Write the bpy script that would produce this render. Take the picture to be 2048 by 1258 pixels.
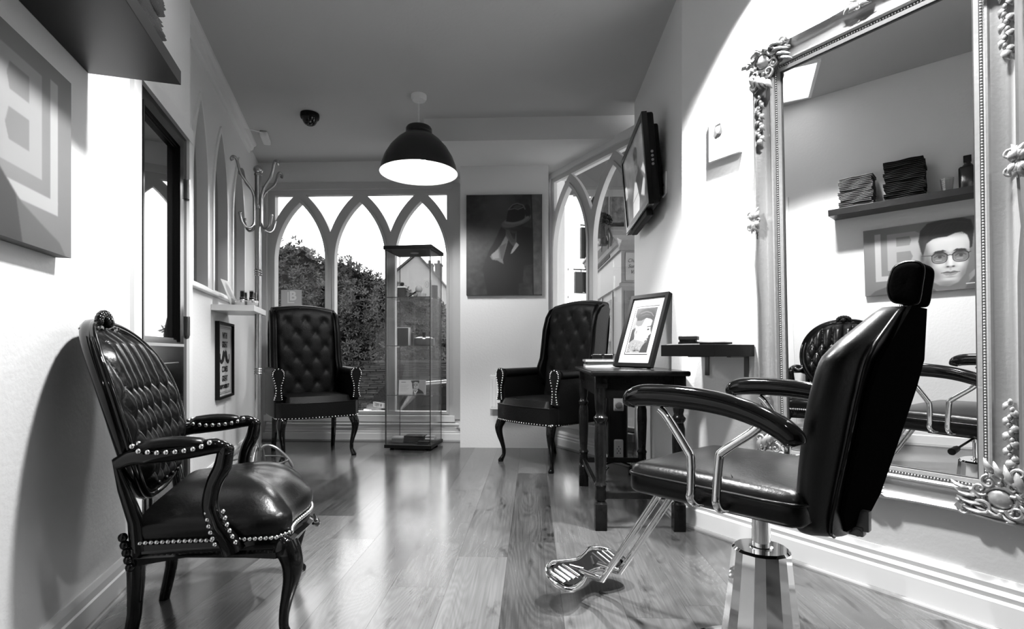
import bpy, bmesh, math, random
import numpy as np
from mathutils import Vector, Matrix, noise as mnoise
from mathutils.geometry import tessellate_polygon
PI = math.pi
random.seed(7); np.random.seed(7)
for o in list(bpy.data.objects): bpy.data.objects.remove(o)
SC = bpy.context.scene; COL = SC.collection

# ------------------------------------------------ camera, world, lights, exposure
YAW = math.atan(.0387); CA, SA = math.cos(YAW), math.sin(YAW)
cd = bpy.data.cameras.new('camera'); cam = bpy.data.objects.new('camera', cd); COL.objects.link(cam)
cd.sensor_width = 36; cd.lens = 36*1060/2048; cd.shift_y = 77/2048; cd.clip_start = .02
cam.location = (0, 0, .8); cam.rotation_euler = (PI/2, 0, YAW)
SC.camera = cam
SC.view_settings.view_transform = 'Standard'; SC.view_settings.look = 'None'
SC.view_settings.gamma = 1; SC.view_settings.use_curve_mapping = False
SC.view_settings.exposure = 0.0
w = bpy.data.worlds.new('overcast_sky'); SC.world = w; w.use_nodes = True
bg = w.node_tree.nodes['Background']; bg.inputs[0].default_value = (1, 1, 1, 1); bg.inputs[1].default_value = 4.4
SC.cycles.max_bounces = 10; SC.cycles.transparent_max_bounces = 24; SC.cycles.sample_clamp_indirect = 8
SC.cycles.caustics_reflective = False; SC.cycles.caustics_refractive = False
def lamp(name, kind, loc, energy, size=.05, target=None, cone=None, blend=.3, shape=None):
    l = bpy.data.lights.new(name, kind); l.energy = energy
    if kind == 'AREA': l.size = size
    else: l.shadow_soft_size = size
    if cone: l.spot_size = math.radians(cone); l.spot_blend = blend
    o = bpy.data.objects.new(name, l); COL.objects.link(o); o.location = loc
    if target: o.rotation_euler = (Vector(target)-Vector(loc)).to_track_quat('-Z', 'Y').to_euler()
    return o
lamp('downlight_by_mirror', 'SPOT', (.82, 2.01, 2.53), 560, .05, (.82, 2.0, 0), 80, .30)
lamp('downlight_near_left', 'SPOT', (-.30, 1.83, 2.52), 400, .10, (-.40, 1.80, 0), 113, .25)
lamp('fill_over_chair', 'SPOT', (.80, 1.36, 2.53), 260, .07, (1.0, 1.50, 0), 100, .45)  # added fill spot that brightens the mirror wall, not a known fitting
lamp('downlight_behind', 'SPOT', (.35, -.3, 2.52), 14, .06, (.35, -.3, 0), 130, .4)
PENDANT_W = 60

# ------------------------------------------------ helpers
MATS = {}
def lin(g): return ((g+.055)/1.055)**2.4 if g > .04 else g/12.92
def mat(name, g, rough=.5, metal=0, spec=.5, coat=0, bump=0, bscale=40, var=0, emit=0, croug=.05):
    if name in MATS: return MATS[name]
    m = bpy.data.materials.new(name); m.use_nodes = True; nt = m.node_tree; b = nt.nodes['Principled BSDF']
    b.inputs['Base Color'].default_value = (g, g, g, 1); b.inputs['Roughness'].default_value = rough
    b.inputs['Metallic'].default_value = metal; b.inputs['Specular IOR Level'].default_value = spec
    b.inputs['Coat Weight'].default_value = coat; b.inputs['Coat Roughness'].default_value = croug
    if emit: b.inputs['Emission Color'].default_value = (1, 1, 1, 1); b.inputs['Emission Strength'].default_value = emit
    if bump or var:
        tc = nt.nodes.new('ShaderNodeTexCoord'); nz = nt.nodes.new('ShaderNodeTexNoise'); nz.inputs['Scale'].default_value = bscale
        nz.inputs['Detail'].default_value = 5
        nt.links.new(tc.outputs['Object'], nz.inputs['Vector'])
        if bump:
            bp = nt.nodes.new('ShaderNodeBump'); bp.inputs['Strength'].default_value = bump; bp.inputs['Distance'].default_value = .01
            nt.links.new(nz.outputs['Fac'], bp.inputs['Height']); nt.links.new(bp.outputs['Normal'], b.inputs['Normal'])
        if var:
            mr = nt.nodes.new('ShaderNodeMapRange'); mr.inputs[3].default_value = g*(1-var); mr.inputs[4].default_value = g*(1+var)
            nt.links.new(nz.outputs['Fac'], mr.inputs[0]); mr.inputs[1].default_value = .3; mr.inputs[2].default_value = .7
            nt.links.new(mr.outputs[0], b.inputs['Base Color'])
    MATS[name] = m; return m
def glass(name, tint=.97, refl=1.5):
    if name in MATS: return MATS[name]
    m = bpy.data.materials.new(name); m.use_nodes = True; nt = m.node_tree; nt.nodes.clear()
    out = nt.nodes.new('ShaderNodeOutputMaterial'); mx = nt.nodes.new('ShaderNodeMixShader'); fr = nt.nodes.new('ShaderNodeFresnel')
    tr = nt.nodes.new('ShaderNodeBsdfTransparent'); gl = nt.nodes.new('ShaderNodeBsdfGlossy')
    ge = nt.nodes.new('ShaderNodeNewGeometry'); ir = nt.nodes.new('ShaderNodeMapRange'); ir.inputs[3].default_value = refl; ir.inputs[4].default_value = 1/refl; nt.links.new(ge.outputs['Backfacing'], ir.inputs[0]); nt.links.new(ir.outputs[0], fr.inputs[0]); tr.inputs[0].default_value = (tint, tint, tint, 1); gl.inputs['Roughness'].default_value = .02
    gl.inputs[0].default_value = (.9, .9, .9, 1)
    nt.links.new(fr.outputs[0], mx.inputs[0]); nt.links.new(tr.outputs[0], mx.inputs[1]); nt.links.new(gl.outputs[0], mx.inputs[2])
    nt.links.new(mx.outputs[0], out.inputs[0]); MATS[name] = m; return m

class MB:
    def __init__(s): s.v = []; s.f = []
    def add(s, vs, fs):
        n = len(s.v); s.v += [tuple(p) for p in vs]; s.f += [tuple(i+n for i in f) for f in fs]; return s
    def box(s, x0, x1, y0, y1, z0, z1, M=None):
        vs = [Vector((x, y, z)) for x in (x0, x1) for y in (y0, y1) for z in (z0, z1)]
        if M: vs = [M @ p for p in vs]
        return s.add(vs, [(0, 1, 3, 2), (4, 6, 7, 5), (0, 4, 5, 1), (2, 3, 7, 6), (0, 2, 6, 4), (1, 5, 7, 3)])
    def rbox(s, x0, x1, y0, y1, z0, z1, r=.01, seg=2, M=None):
        bm = bmesh.new(); bmesh.ops.create_cube(bm, size=1)
        for q in bm.verts: q.co = Vector(((x0+x1)/2+q.co.x*(x1-x0), (y0+y1)/2+q.co.y*(y1-y0), (z0+z1)/2+q.co.z*(z1-z0)))
        bmesh.ops.bevel(bm, geom=bm.edges[:], offset=r, segments=seg, affect='EDGES', profile=.5)
        return s.frombm(bm, M)
    def frombm(s, bm, M=None):
        bm.verts.index_update()
        s.add([(M @ q.co) if M else q.co.copy() for q in bm.verts], [[q.index for q in f.verts] for f in bm.faces]); bm.free(); return s
    def tube(s, path, rad, seg=10, caps=True, closed=False, flat=None):
        P = [Vector(p) for p in path]; n = len(P); R = rad if isinstance(rad, (list, tuple)) else [rad]*n
        T = []
        for i in range(n):
            a = P[(i-1) % n] if (closed or i > 0) else P[i]; b = P[(i+1) % n] if (closed or i < n-1) else P[i]
            T.append((b-a).normalized() if (b-a).length > 1e-9 else Vector((0, 0, 1)))
        up = Vector((0, 0, 1)) if abs(T[0].z) < .9 else Vector((1, 0, 0))
        nrm = (up-T[0]*up.dot(T[0])).normalized(); vs = []
        for i in range(n):
            nrm = (nrm-T[i]*nrm.dot(T[i])).normalized(); bi = T[i].cross(nrm)
            r = R[i]; ra, rb = r if isinstance(r, (tuple, list)) else (r, r)
            for k in range(seg):
                a = 2*PI*k/seg; vs.append(P[i]+nrm*math.cos(a)*ra+bi*math.sin(a)*rb)
        fs = []
        for i in range(n if closed else n-1):
            j = (i+1) % n
            for k in range(seg):
                k2 = (k+1) % seg; fs.append((i*seg+k, i*seg+k2, j*seg+k2, j*seg+k))
        if caps and not closed: fs += [tuple(range(seg-1, -1, -1)), tuple((n-1)*seg+k for k in range(seg))]
        return s.add(vs, fs)
    def lathe(s, prof, c=(0, 0, 0), seg=20, M=None, a0=0, caps=True):
        vs = []; m = len(prof)
        for (r, z) in prof:
            for k in range(seg):
                a = 2*PI*k/seg+a0; p = Vector((r*math.cos(a), r*math.sin(a), z)); p = (M @ p) if M else p
                vs.append(p+Vector(c))
        fs = [(i*seg+k, i*seg+(k+1) % seg, (i+1)*seg+(k+1) % seg, (i+1)*seg+k) for i in range(m-1) for k in range(seg)]
        if caps and prof[0][0] > 1e-4: fs.append(tuple(range(seg-1, -1, -1)))
        if caps and prof[-1][0] > 1e-4: fs.append(tuple((m-1)*seg+k for k in range(seg)))
        return s.add(vs, fs)
    def ball(s, c, r, seg=10, rings=6, M=None):
        rx, ry, rz = r if isinstance(r, (tuple, list)) else (r, r, r); vs = []
        for i in range(rings+1):
            t = PI*i/rings
            for k in range(seg):
                a = 2*PI*k/seg; p = Vector((rx*math.sin(t)*math.cos(a), ry*math.sin(t)*math.sin(a), rz*math.cos(t)))
                if M: p = M @ p
                vs.append(p+Vector(c))
        return s.add(vs, [(i*seg+k, (i+1)*seg+k, (i+1)*seg+(k+1) % seg, i*seg+(k+1) % seg) for i in range(rings) for k in range(seg)])
    def plate(s, outer, holes, d0, d1, f):
        """polygon with holes, extruded from depth d0 to d1; f(a,b,d) -> point"""
        loops = [outer]+holes; pts = [p for l in loops for p in l]
        tris = tessellate_polygon([[Vector((p[0], p[1], 0)) for p in l] for l in loops]); n = len(pts)
        vs = [f(p[0], p[1], d0) for p in pts]+[f(p[0], p[1], d1) for p in pts]
        fs = [tuple(t) for t in tris]+[tuple(i+n for i in reversed(t)) for t in tris]; o = 0
        for l in loops:
            m = len(l)
            for i in range(m): j = (i+1) % m; fs.append((o+i, o+j, n+o+j, n+o+i))
            o += m
        return s.add(vs, fs)
    def grid(s, nx, ny, f, closed=False):
        vs = [f(i/(nx-1), j/(ny-1)) for j in range(ny) for i in range(nx)]
        return s.add(vs, [(j*nx+i, j*nx+i+1, (j+1)*nx+i+1, (j+1)*nx+i) for j in range(ny-1) for i in range(nx-1)])
    def mesh(s, name, m=None, smooth=None, merge=0):
        me = bpy.data.meshes.new(name); me.from_pydata([tuple(p) for p in s.v], [], s.f); me.update()
        bm = bmesh.new(); bm.from_mesh(me)
        if merge: bmesh.ops.remove_doubles(bm, verts=bm.verts[:], dist=merge)
        bmesh.ops.recalc_face_normals(bm, faces=bm.faces[:]); bm.to_mesh(me); bm.free()
        if m: me.materials.append(m)
        if smooth is not None: me.shade_smooth(); me.set_sharp_from_angle(angle=math.radians(smooth))
        return me
    def build(s, name, m=None, parent=None, smooth=None, merge=0, label=None, kind=None, loc=None, subd=0):
        o = bpy.data.objects.new(name, s.mesh(name, m, smooth, merge)); COL.objects.link(o)
        if parent: o.parent = parent
        if label: o['label'] = label
        if kind: o['kind'] = kind
        if loc: o.location = loc
        if subd: md = o.modifiers.new('subd', 'SUBSURF'); md.levels = subd; md.render_levels = subd
        return o
def boxy(*a): return (lambda x, y, z: Vector((x, z, y)))
XZ = lambda a, b, d: Vector((a, d, b))           # plates in a local x-z plane, depth along y
XY = lambda a, b, d: Vector((a, b, d))
YZ = lambda a, b, d: Vector((d, a, b))
def smooth_path(P, R_=None, k=4):
    out, rad = [], []; n = len(P)
    for i in range(n-1):
        p = [Vector(P[max(i-1, 0)]), Vector(P[i]), Vector(P[i+1]), Vector(P[min(i+2, n-1)])]
        for j in range(k):
            t = j/k; out.append(.5*((2*p[1])+(p[2]-p[0])*t+(2*p[0]-5*p[1]+4*p[2]-p[3])*t*t+(3*p[1]-p[0]-3*p[2]+p[3])*t**3))
            if R_: a, b = R_[i], R_[i+1]; rad.append(tuple(x+(y-x)*t for x, y in zip(a, b)) if isinstance(a, tuple) else a+(b-a)*t)
    out.append(Vector(P[-1])); 
    if R_: rad.append(R_[-1]); return out, rad
    return out
def thing(name, label, cat, loc=(0, 0, 0), rotz=0, group=None, rotx=0):
    o = bpy.data.objects.new(name, None); COL.objects.link(o); o.empty_display_size = .1
    o.location = loc; o.rotation_euler = (rotx, 0, rotz); o['label'] = label; o['category'] = cat
    if group: o['group'] = group
    return o
def tag(o, label, cat, group=None):
    o['label'] = label; o['category'] = cat
    if group: o['group'] = group
    return o
def struct(o): o['kind'] = 'structure'; return o
def dup(root, loc, rotz=None, label=None):
    r = root.copy(); COL.objects.link(r); r.location = loc
    if rotz is not None: r.rotation_euler.z = rotz
    if label: r['label'] = label
    for ch in list(root.children):
        c = ch.copy(); COL.objects.link(c); c.parent = r
        for g in list(ch.children): d = g.copy(); COL.objects.link(d); d.parent = c
    return r
def place(o, loc, rotz=0, rotx=0, roty=0): o.location = loc; o.rotation_euler = (rotx, roty, rotz); return o
def R(X, Y): return (X*CA-Y*SA, X*SA+Y*CA)        # metres measured along / across the line of sight -> room axes
def R3(X, Y, Z): return R(X, Y)+(Z,)
class Fr:
    """wall frame: x along the wall, -y into the room"""
    def __init__(s, P, D):
        s.P = P; L = math.hypot(*D); s.D = (D[0]/L, D[1]/L); s.a = math.atan2(D[1], D[0])
    def at(s, x, y=0, z=0): return (s.P[0]+s.D[0]*x-s.D[1]*y, s.P[1]+s.D[1]*x+s.D[0]*y, z)
def arc(cx, w, zs, rise, ring=0, n=14, z1=None):
    """right half of a lancet arch (springing -> apex): points (x,z)"""
    r = (rise*rise+w*w)/(2*w); c = cx+w-r; rr = r+ring; out = []
    top = math.sqrt(max(rr*rr-(cx-c)**2, 0)) if z1 is None else z1-zs
    for i in range(n+1):
        dz = top*i/n; out.append((c+math.sqrt(max(rr*rr-dz*dz, 0)), zs+dz))
    return out
def lancet(cx, w, z0, zs, rise, grow=0):
    A = arc(cx, w, zs, rise, grow); z0 = z0-grow
    right = [(cx+w+grow, z0)]+A; left = [(2*cx-x, z) for x, z in reversed(A[:-1])]+[(cx-w-grow, z0)]
    return right+left
def text(body, size, m, name='lettering', parent=None, thick=.0006, sx=1, shear=0, align='CENTER', loc=(0, 0, 0), rot=(PI/2, 0, 0), off=0):
    cu = bpy.data.curves.new(name, 'FONT'); cu.body = body; cu.size = size; cu.extrude = thick; cu.align_x = align; cu.shear = shear; cu.offset = off
    cu.align_y = 'CENTER'; cu.resolution_u = 3
    t = bpy.data.objects.new(name+'_tmp', cu); COL.objects.link(t)
    dg = bpy.context.evaluated_depsgraph_get(); me = bpy.data.meshes.new_from_object(t.evaluated_get(dg)); bpy.data.objects.remove(t)
    me.transform(Matrix.Diagonal((sx, 1, 1, 1))); me.materials.clear(); me.materials.append(m)
    o = bpy.data.objects.new(name, me); COL.objects.link(o); o.parent = parent; o.location = loc; o.rotation_euler = rot
    return o
class Art:
    """a flat print, kept as grey values on a fine grid"""
    def __init__(s, w, h, nx, g=.5):
        s.w, s.h, s.nx = w, h, nx; s.ny = max(2, int(nx*h/w)); X = np.linspace(0, w, s.nx); Y = np.linspace(0, h, s.ny)
        s.X, s.Y = np.meshgrid(X, Y); s.a = np.full(s.X.shape, float(g)); s.px = w/nx
    def put(s, m, val): s.a = s.a*(1-m)+(val if not callable(val) else val(s.X, s.Y))*m; return s
    def ell(s, cx, cy, rx, ry, val, soft=0, rot=0):
        c, n = math.cos(rot), math.sin(rot); x = s.X-cx; y = s.Y-cy; u = (x*c+y*n)/rx; v = (-x*n+y*c)/ry
        d = (np.sqrt(u*u+v*v)-1)*min(rx, ry); k = max(soft, s.px*.7); return s.put(np.clip(.5-d/(2*k), 0, 1), val)
    def blur(s, m, k):
        for _ in range(k):
            p = np.pad(m, 1, mode='edge'); m = (p[1:-1, 1:-1]*2+p[:-2, 1:-1]+p[2:, 1:-1]+p[1:-1, :-2]+p[1:-1, 2:])/6
        return m
    def poly(s, pts, val, k=1):
        m = np.zeros(s.X.shape, bool); n = len(pts)
        for i in range(n):
            x1, y1 = pts[i]; x2, y2 = pts[(i+1) % n]
            if y1 == y2: continue
            m ^= ((y1 > s.Y) != (y2 > s.Y)) & (s.X < (x2-x1)*(s.Y-y1)/(y2-y1)+x1)
        return s.put(s.blur(m.astype(float), k), val)
    def line(s, pts, wd, val, k=0):
        m = np.zeros(s.X.shape)
        for (x1, y1), (x2, y2) in zip(pts[:-1], pts[1:]):
            dx, dy = x2-x1, y2-y1; L = dx*dx+dy*dy+1e-12; t = np.clip(((s.X-x1)*dx+(s.Y-y1)*dy)/L, 0, 1)
            d = np.hypot(s.X-x1-t*dx, s.Y-y1-t*dy); m = np.maximum(m, np.clip(.5-(d-wd/2)/(s.px*1.2), 0, 1))
        return s.put(s.blur(m, k), val)
    def noise(s, amp, sc, seed=0):
        out = np.zeros(s.X.shape)
        for j in range(0, s.ny):
            for i in range(0, s.nx):
                out[j, i] = mnoise.fractal(Vector((s.X[j, i]*sc, s.Y[j, i]*sc, seed)), 1, 2, 3)
        s.a = s.a+out*amp; return s
    def build(s, name, parent, x0, y, z0, flip=False, rough=.45):
        me = bpy.data.meshes.new(name); nx, ny = s.nx, s.ny
        xs = (s.w-s.X if flip else s.X).ravel(); zs = s.Y.ravel()
        vs = np.stack([xs+x0, np.full(xs.shape, y), zs+z0], 1)
        i = np.arange(nx-1); j = np.arange(ny-1)[:, None]; b = (j*nx+i).ravel()
        q = np.stack([b, b+1, b+nx+1, b+nx], 1) if not flip else np.stack([b, b+nx, b+nx+1, b+1], 1)
        me.from_pydata(vs.tolist(), [], q.tolist()); me.update()
        g = np.clip(s.a*.93, 0, 1).ravel(); g = np.where(g > .04, ((g+.055)/1.055)**2.4, g/12.92)
        ca = me.color_attributes.new('print', 'FLOAT_COLOR', 'POINT'); ca.data.foreach_set('color', np.stack([g, g, g, np.ones_like(g)], 1).ravel())
        k = 'print_%s' % rough
        if k not in MATS:
            m = bpy.data.materials.new(k); m.use_nodes = True; at = m.node_tree.nodes.new('ShaderNodeAttribute'); at.attribute_name = 'print'
            b = m.node_tree.nodes['Principled BSDF']; b.inputs['Roughness'].default_value = rough
            m.node_tree.links.new(at.outputs['Color'], b.inputs['Base Color']); MATS[k] = m
        me.materials.append(MATS[k]); o = bpy.data.objects.new(name, me); COL.objects.link(o); o.parent = parent; return o

# materials
WALL = mat('white_wall_paint', .74, .55, bump=.12, bscale=60)
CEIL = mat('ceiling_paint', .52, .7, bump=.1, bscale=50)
TRIM = mat('white_gloss_paint', .78, .28)
WFRAME = mat('window_frame_paint', .52, .35)
BLACKP = mat('black_gloss_paint', .004, .12, spec=.3)
LEATHER = mat('black_leather', .004, .42, spec=.15, bump=.15, bscale=160)
LEATHER2 = mat('black_leather_glossy', .004, .28, spec=.22, bump=.06, bscale=130)
VINYL = mat('chair_vinyl', .004, .36, spec=.42, bump=.05, bscale=130)
LEATHER_R = mat('black_leather_matt', .004, .7, spec=.0, bump=.1, bscale=140)
LACQ = mat('black_lacquer', .003, .07, spec=.35)
DWOOD = mat('dark_polished_wood', .007, .22, spec=.2, var=.5, bscale=20)
CHROME = mat('chrome', .85, .05, 1)
STEEL = mat('brushed_steel', .42, .28, 1)
NAIL = mat('nickel_nail', .75, .18, 1)
BLK = mat('black_satin', .005, .35, spec=.12)
BLKM = mat('black_matt', .008, .6, spec=.2)
PLAST = mat('black_plastic', .006, .2, spec=.3)
GREYP = mat('grey_plastic', .25, .4)
WPAPER = mat('white_paper', .85, .6)
GLASS = glass('window_glass', .97, 1.45)
CGLASS = glass('cabinet_glass', .94, 1.38)
DGLASS = mat('dark_room_glass', .012, .02, spec=1.0, coat=1, croug=.02)
SILVER = mat('silver_leaf_frame', .42, .30, .55, bump=.08, bscale=90)

# ------------------------------------------------ setting
N = Fr(R(-.787, 0), (-.32156, .94687)); M_ = Fr(R(-.885, 0), (-.32156, .94687))
B = Fr(R(.8045, 2.5), (.56336, -.82583)); BAY = Fr((.142, 4.709), (.5102, -.8601)); CH = 2.55
def wood():
    m = bpy.data.materials.new('oak_laminate'); m.use_nodes = True; nt = m.node_tree; b = nt.nodes['Principled BSDF']; L = nt.links.new
    tc = nt.nodes.new('ShaderNodeTexCoord'); oi = nt.nodes.new('ShaderNodeObjectInfo')
    mu = nt.nodes.new('ShaderNodeMath'); mu.operation = 'MULTIPLY'; mu.inputs[1].default_value = 60; L(oi.outputs['Random'], mu.inputs[0])
    ad = nt.nodes.new('ShaderNodeVectorMath'); ad.operation = 'ADD'; L(tc.outputs['Object'], ad.inputs[0]); L(mu.outputs[0], ad.inputs[1])
    def noi(sx, sy, sc, det, dist=0):
        mp = nt.nodes.new('ShaderNodeMapping'); mp.inputs['Scale'].default_value = (sx, sy, 1); L(ad.outputs[0], mp.inputs[0])
        n = nt.nodes.new('ShaderNodeTexNoise'); n.inputs['Scale'].default_value = sc; n.inputs['Detail'].default_value = det; n.inputs['Distortion'].default_value = dist
        L(mp.outputs[0], n.inputs['Vector']); return n.outputs['Fac']
    def math_(op, a, v=None, c=None):
        q = nt.nodes.new('ShaderNodeMath'); q.operation = op
        L(a, q.inputs[0])
        if v is not None: (L(v, q.inputs[1]) if hasattr(v, 'links') else setattr(q.inputs[1], 'default_value', v))
        return q.outputs[0]
    field = noi(5.0, .8, 1.0, 1.5, .7)
    ctr = math_('SINE', math_('MULTIPLY', field, 170.0))
    fib = noi(160, 4, 1.0, 4)
    big = noi(4, 1.6, 1.0, 3, .6)
    dark = noi(9, 3.5, 1.0, 4, 1.2)
    s1 = math_('MULTIPLY', math_('MULTIPLY', ctr, fib), .075); s2 = math_('MULTIPLY', math_('SUBTRACT', fib, .5), .34); s3 = math_('MULTIPLY', math_('SUBTRACT', big, .5), .42)
    rnd = math_('MULTIPLY', math_('SUBTRACT', oi.outputs['Random'], .5), .36)
    kn = nt.nodes.new('ShaderNodeMapRange'); L(dark, kn.inputs[0]); kn.inputs[1].default_value = .60; kn.inputs[2].default_value = .78; kn.inputs[3].default_value = 0; kn.inputs[4].default_value = -.34
    t = math_('ADD', math_('ADD', math_('ADD', s1, s2), math_('ADD', s3, rnd)), kn.outputs[0])
    t = math_('ADD', t, .47)
    rp = nt.nodes.new('ShaderNodeValToRGB'); L(t, rp.inputs[0])
    rp.color_ramp.elements[0].position = .15; rp.color_ramp.elements[0].color = (.010, .010, .010, 1)
    rp.color_ramp.elements[1].position = .85; rp.color_ramp.elements[1].color = (.135, .135, .135, 1)
    L(rp.outputs[0], b.inputs['Base Color'])
    mr = nt.nodes.new('ShaderNodeMapRange'); L(fib, mr.inputs[0]); mr.inputs[3].default_value = .13; mr.inputs[4].default_value = .24; L(mr.outputs[0], b.inputs['Roughness'])
    b.inputs['Specular IOR Level'].default_value = .9
    bp = nt.nodes.new('ShaderNodeBump'); bp.inputs['Strength'].default_value = .03; bp.inputs['Distance'].default_value = .001
    L(fib, bp.inputs['Height']); L(bp.outputs[0], b.inputs['Normal']); return m
WOOD = wood()
fl = struct(MB().box(-3, 3.2, -1.7, 5.0, -.12, -.012).build('floor', mat('subfloor', .03, .6)))
PW, PL = .1925, 1.285
joints = {-2: 3.084, -1: 2.075, 0: 2.243, 1: 2.243, -3: 2.656, -4: 2.255, -6: 4.125, -5: 3.855, -7: 3.3, 2: 2.9, 3: 1.7, 4: 2.4}
def plank_mesh(L):
    m = MB().box(-PW/2+.0003, PW/2-.0003, -L/2+.0003, L/2-.0003, -.012, 0); return m.mesh('plank', WOOD)
full = plank_mesh(PL)
def inside(u, v):
    tn = (v-N.P[1])/N.D[1]; un = N.P[0]+N.D[0]*tn-.25
    ub = .78 if v > 2.53 else .75+(2.53-v)*.70
    return un-.1 < u < ub+.15
for k in range(-14, 12):
    u = -.0985+PW*(k+.5); jv = joints.get(k, (k*.437) % PL+.3)*1.0
    j = jv-PL*5
    while j < 4.78:
        a, b_ = max(j, -1.6), min(j+PL, 4.775); j += PL
        if b_-a < .05 or not (inside(u, a+.1) or inside(u, b_-.05) or inside(u, (a+b_)/2)): continue
        me = full if abs(b_-a-PL) < 1e-4 else plank_mesh(b_-a)
        o = bpy.data.objects.new('plank', me); COL.objects.link(o); o.parent = fl; o.location = (u, (a+b_)/2, 0)
struct(MB().box(-3.4, 3.4, -1.8, 5.3, CH, CH+.12).build('ceiling', CEIL))

def skirting(name, fr, x0, x1, h=.112, moulded=False):
    prof = [(0, 0), (-.018, 0), (-.018, h*.62), (-.013, h*.66), (-.013, h*.86), (-.006, h), (0, h)]
    if moulded: prof = [(0, 0), (-.024, 0), (-.024, h*.55), (-.016, h*.60), (-.020, h*.70), (-.012, h*.78), (-.015, h*.88), (-.006, h), (0, h)]
    m = MB(); n = len(prof)
    m.add([(x, y, z) for x in (x0, x1) for y, z in prof], [(i, (i+1) % n, n+(i+1) % n, n+i) for i in range(n)]+[tuple(range(n)), tuple(n+i for i in range(n))])
    o = struct(m.build(name, TRIM)); place(o, fr.at(0), fr.a)
    q = MB(); y0 = prof[1][0]; pr = [(y0, .0)]+[(y0-.014*math.cos(a*PI/8), .014*math.sin(a*PI/8)) for a in range(5)]; n = len(pr)
    q.add([(x, y, z) for x in (x0, x1) for y, z in pr], [(i, (i+1) % n, n+(i+1) % n, n+i) for i in range(n)]+[tuple(range(n)), tuple(n+i for i in range(n))])
    q.build('quadrant_bead', mat('bead_grey', .22, .4), o); return o

# near left wall with the door opening
DX0, DX1, DH = 2.004, 2.590, 1.795
wl = struct(MB().plate([(-1.7, 0), (DX0, 0), (DX0, DH), (DX1, DH), (DX1, 0), (2.645, 0), (2.645, CH), (-1.7, CH)], [], 0, .22, XZ).build('wall_left', WALL)); place(wl, N.at(0), N.a)
skirting('baseboard_left', N, -1.5, 1.935)
arch = MB(); arch.box(1.935, DX0, -.014, 0, 0, DH+.06).box(DX1, 2.64, -.012, 0, 0, DH+.06).box(1.935, 2.64, -.016, 0, DH, DH+.065)
place(struct(arch.build('trim_door', TRIM)), N.at(0), N.a)
d = struct(MB().plate([(DX0, .005), (DX1, .005), (DX1, DH), (DX0, DH)], [[(DX0+.05, .84), (DX1-.10, .84), (DX1-.10, DH-.06), (DX0+.05, DH-.06)]], .0, .04, XZ).build('door_1', BLACKP)); place(d, N.at(0), N.a)
g_ = MB(); gx0, gx1, gz0, gz1 = DX0+.05, DX1-.10, .84, DH-.06
for k, (o1, y1) in enumerate(((0, -.004), (.010, .004), (.018, .010))):
    g_.plate([(gx0-.006+o1, gz0-.006+o1), (gx1+.006-o1, gz0-.006+o1), (gx1+.006-o1, gz1+.006-o1), (gx0-.006+o1, gz1+.006-o1)],
             [[(gx0+o1+.008, gz0+o1+.008), (gx1-o1-.008, gz0+o1+.008), (gx1-o1-.008, gz1-o1-.008), (gx0+o1+.008, gz1-o1-.008)]], y1, .03, XZ)
g_.build('glazing_bead', BLACKP, d)
MB().box(gx0, gx1, .022, .032, gz0, gz1).build('pane', DGLASS, d)
MB().rbox(DX0+.07, DX1-.12, -.004, .01, .12, .55, .004).rbox(DX0+.11, DX1-.16, -.010, .01, .16, .51, .006).build('panel', BLACKP, d)
MB().rbox(DX0+.07, DX1-.12, -.004, .01, .62, .76, .004).build('panel', BLACKP, d)
MB().box(gx0-.02, gx1+.02, -.012, 0, gz0-.012, gz0).build('glazing_rail', STEEL, d, label='pale metal rail under the glass')
for z in (.22, .88, 1.52): MB().tube([(DX1-.004, -.010, z), (DX1-.004, -.010, z+.09)], .006, 8).box(DX1-.02, DX1, -.004, 0, z, z+.09).build('hinge', STEEL, d)

# left wall with three lancet windows
LW = [(3.15, .15), (3.635, .178), (4.205, .20)]
holes = [lancet(c, w_, 1.19, 1.76, .49) for c, w_ in LW]
m_ = struct(MB().plate([(2.56, 0), (5.10, 0), (5.10, CH), (2.56, CH)], holes, 0, .16, XZ).build('wall_left_window', WALL)); place(m_, M_.at(0), M_.a)
skirting('baseboard_left_window', M_, 2.66, 5.06)
for i, (c, w_) in enumerate(LW):
    wn = struct(MB().plate(lancet(c, w_+.03, 1.175, 1.76, .53), [lancet(c, w_-.004, 1.194, 1.76, .486)], -.010, .05, XZ).build('window_%d' % (i+1), TRIM)); place(wn, M_.at(0), M_.a)
    MB().plate(lancet(c, w_+.004, 1.187, 1.76, .494), [], .050, .058, XZ).build('pane', DGLASS, wn)
place(struct(MB().rbox(2.66, 4.62, -.035, 0, 1.155, 1.178, .005).build('trim_sill', TRIM)), M_.at(0), M_.a)
cn = MB(); pr = [(0, 2.47), (-.012, 2.475), (-.018, 2.492), (-.034, 2.500), (-.040, 2.522), (-.058, 2.535), (-.062, CH), (0, CH)]; n = len(pr)
cn.add([(x, y, z) for x in (2.66, 4.62) for y, z in pr], [(i, (i+1) % n, n+(i+1) % n, n+i) for i in range(n)]+[tuple(range(n)), tuple(n+i for i in range(n))])
place(struct(cn.build('trim_cornice', WALL, smooth=20)), M_.at(0), M_.a)

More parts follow.
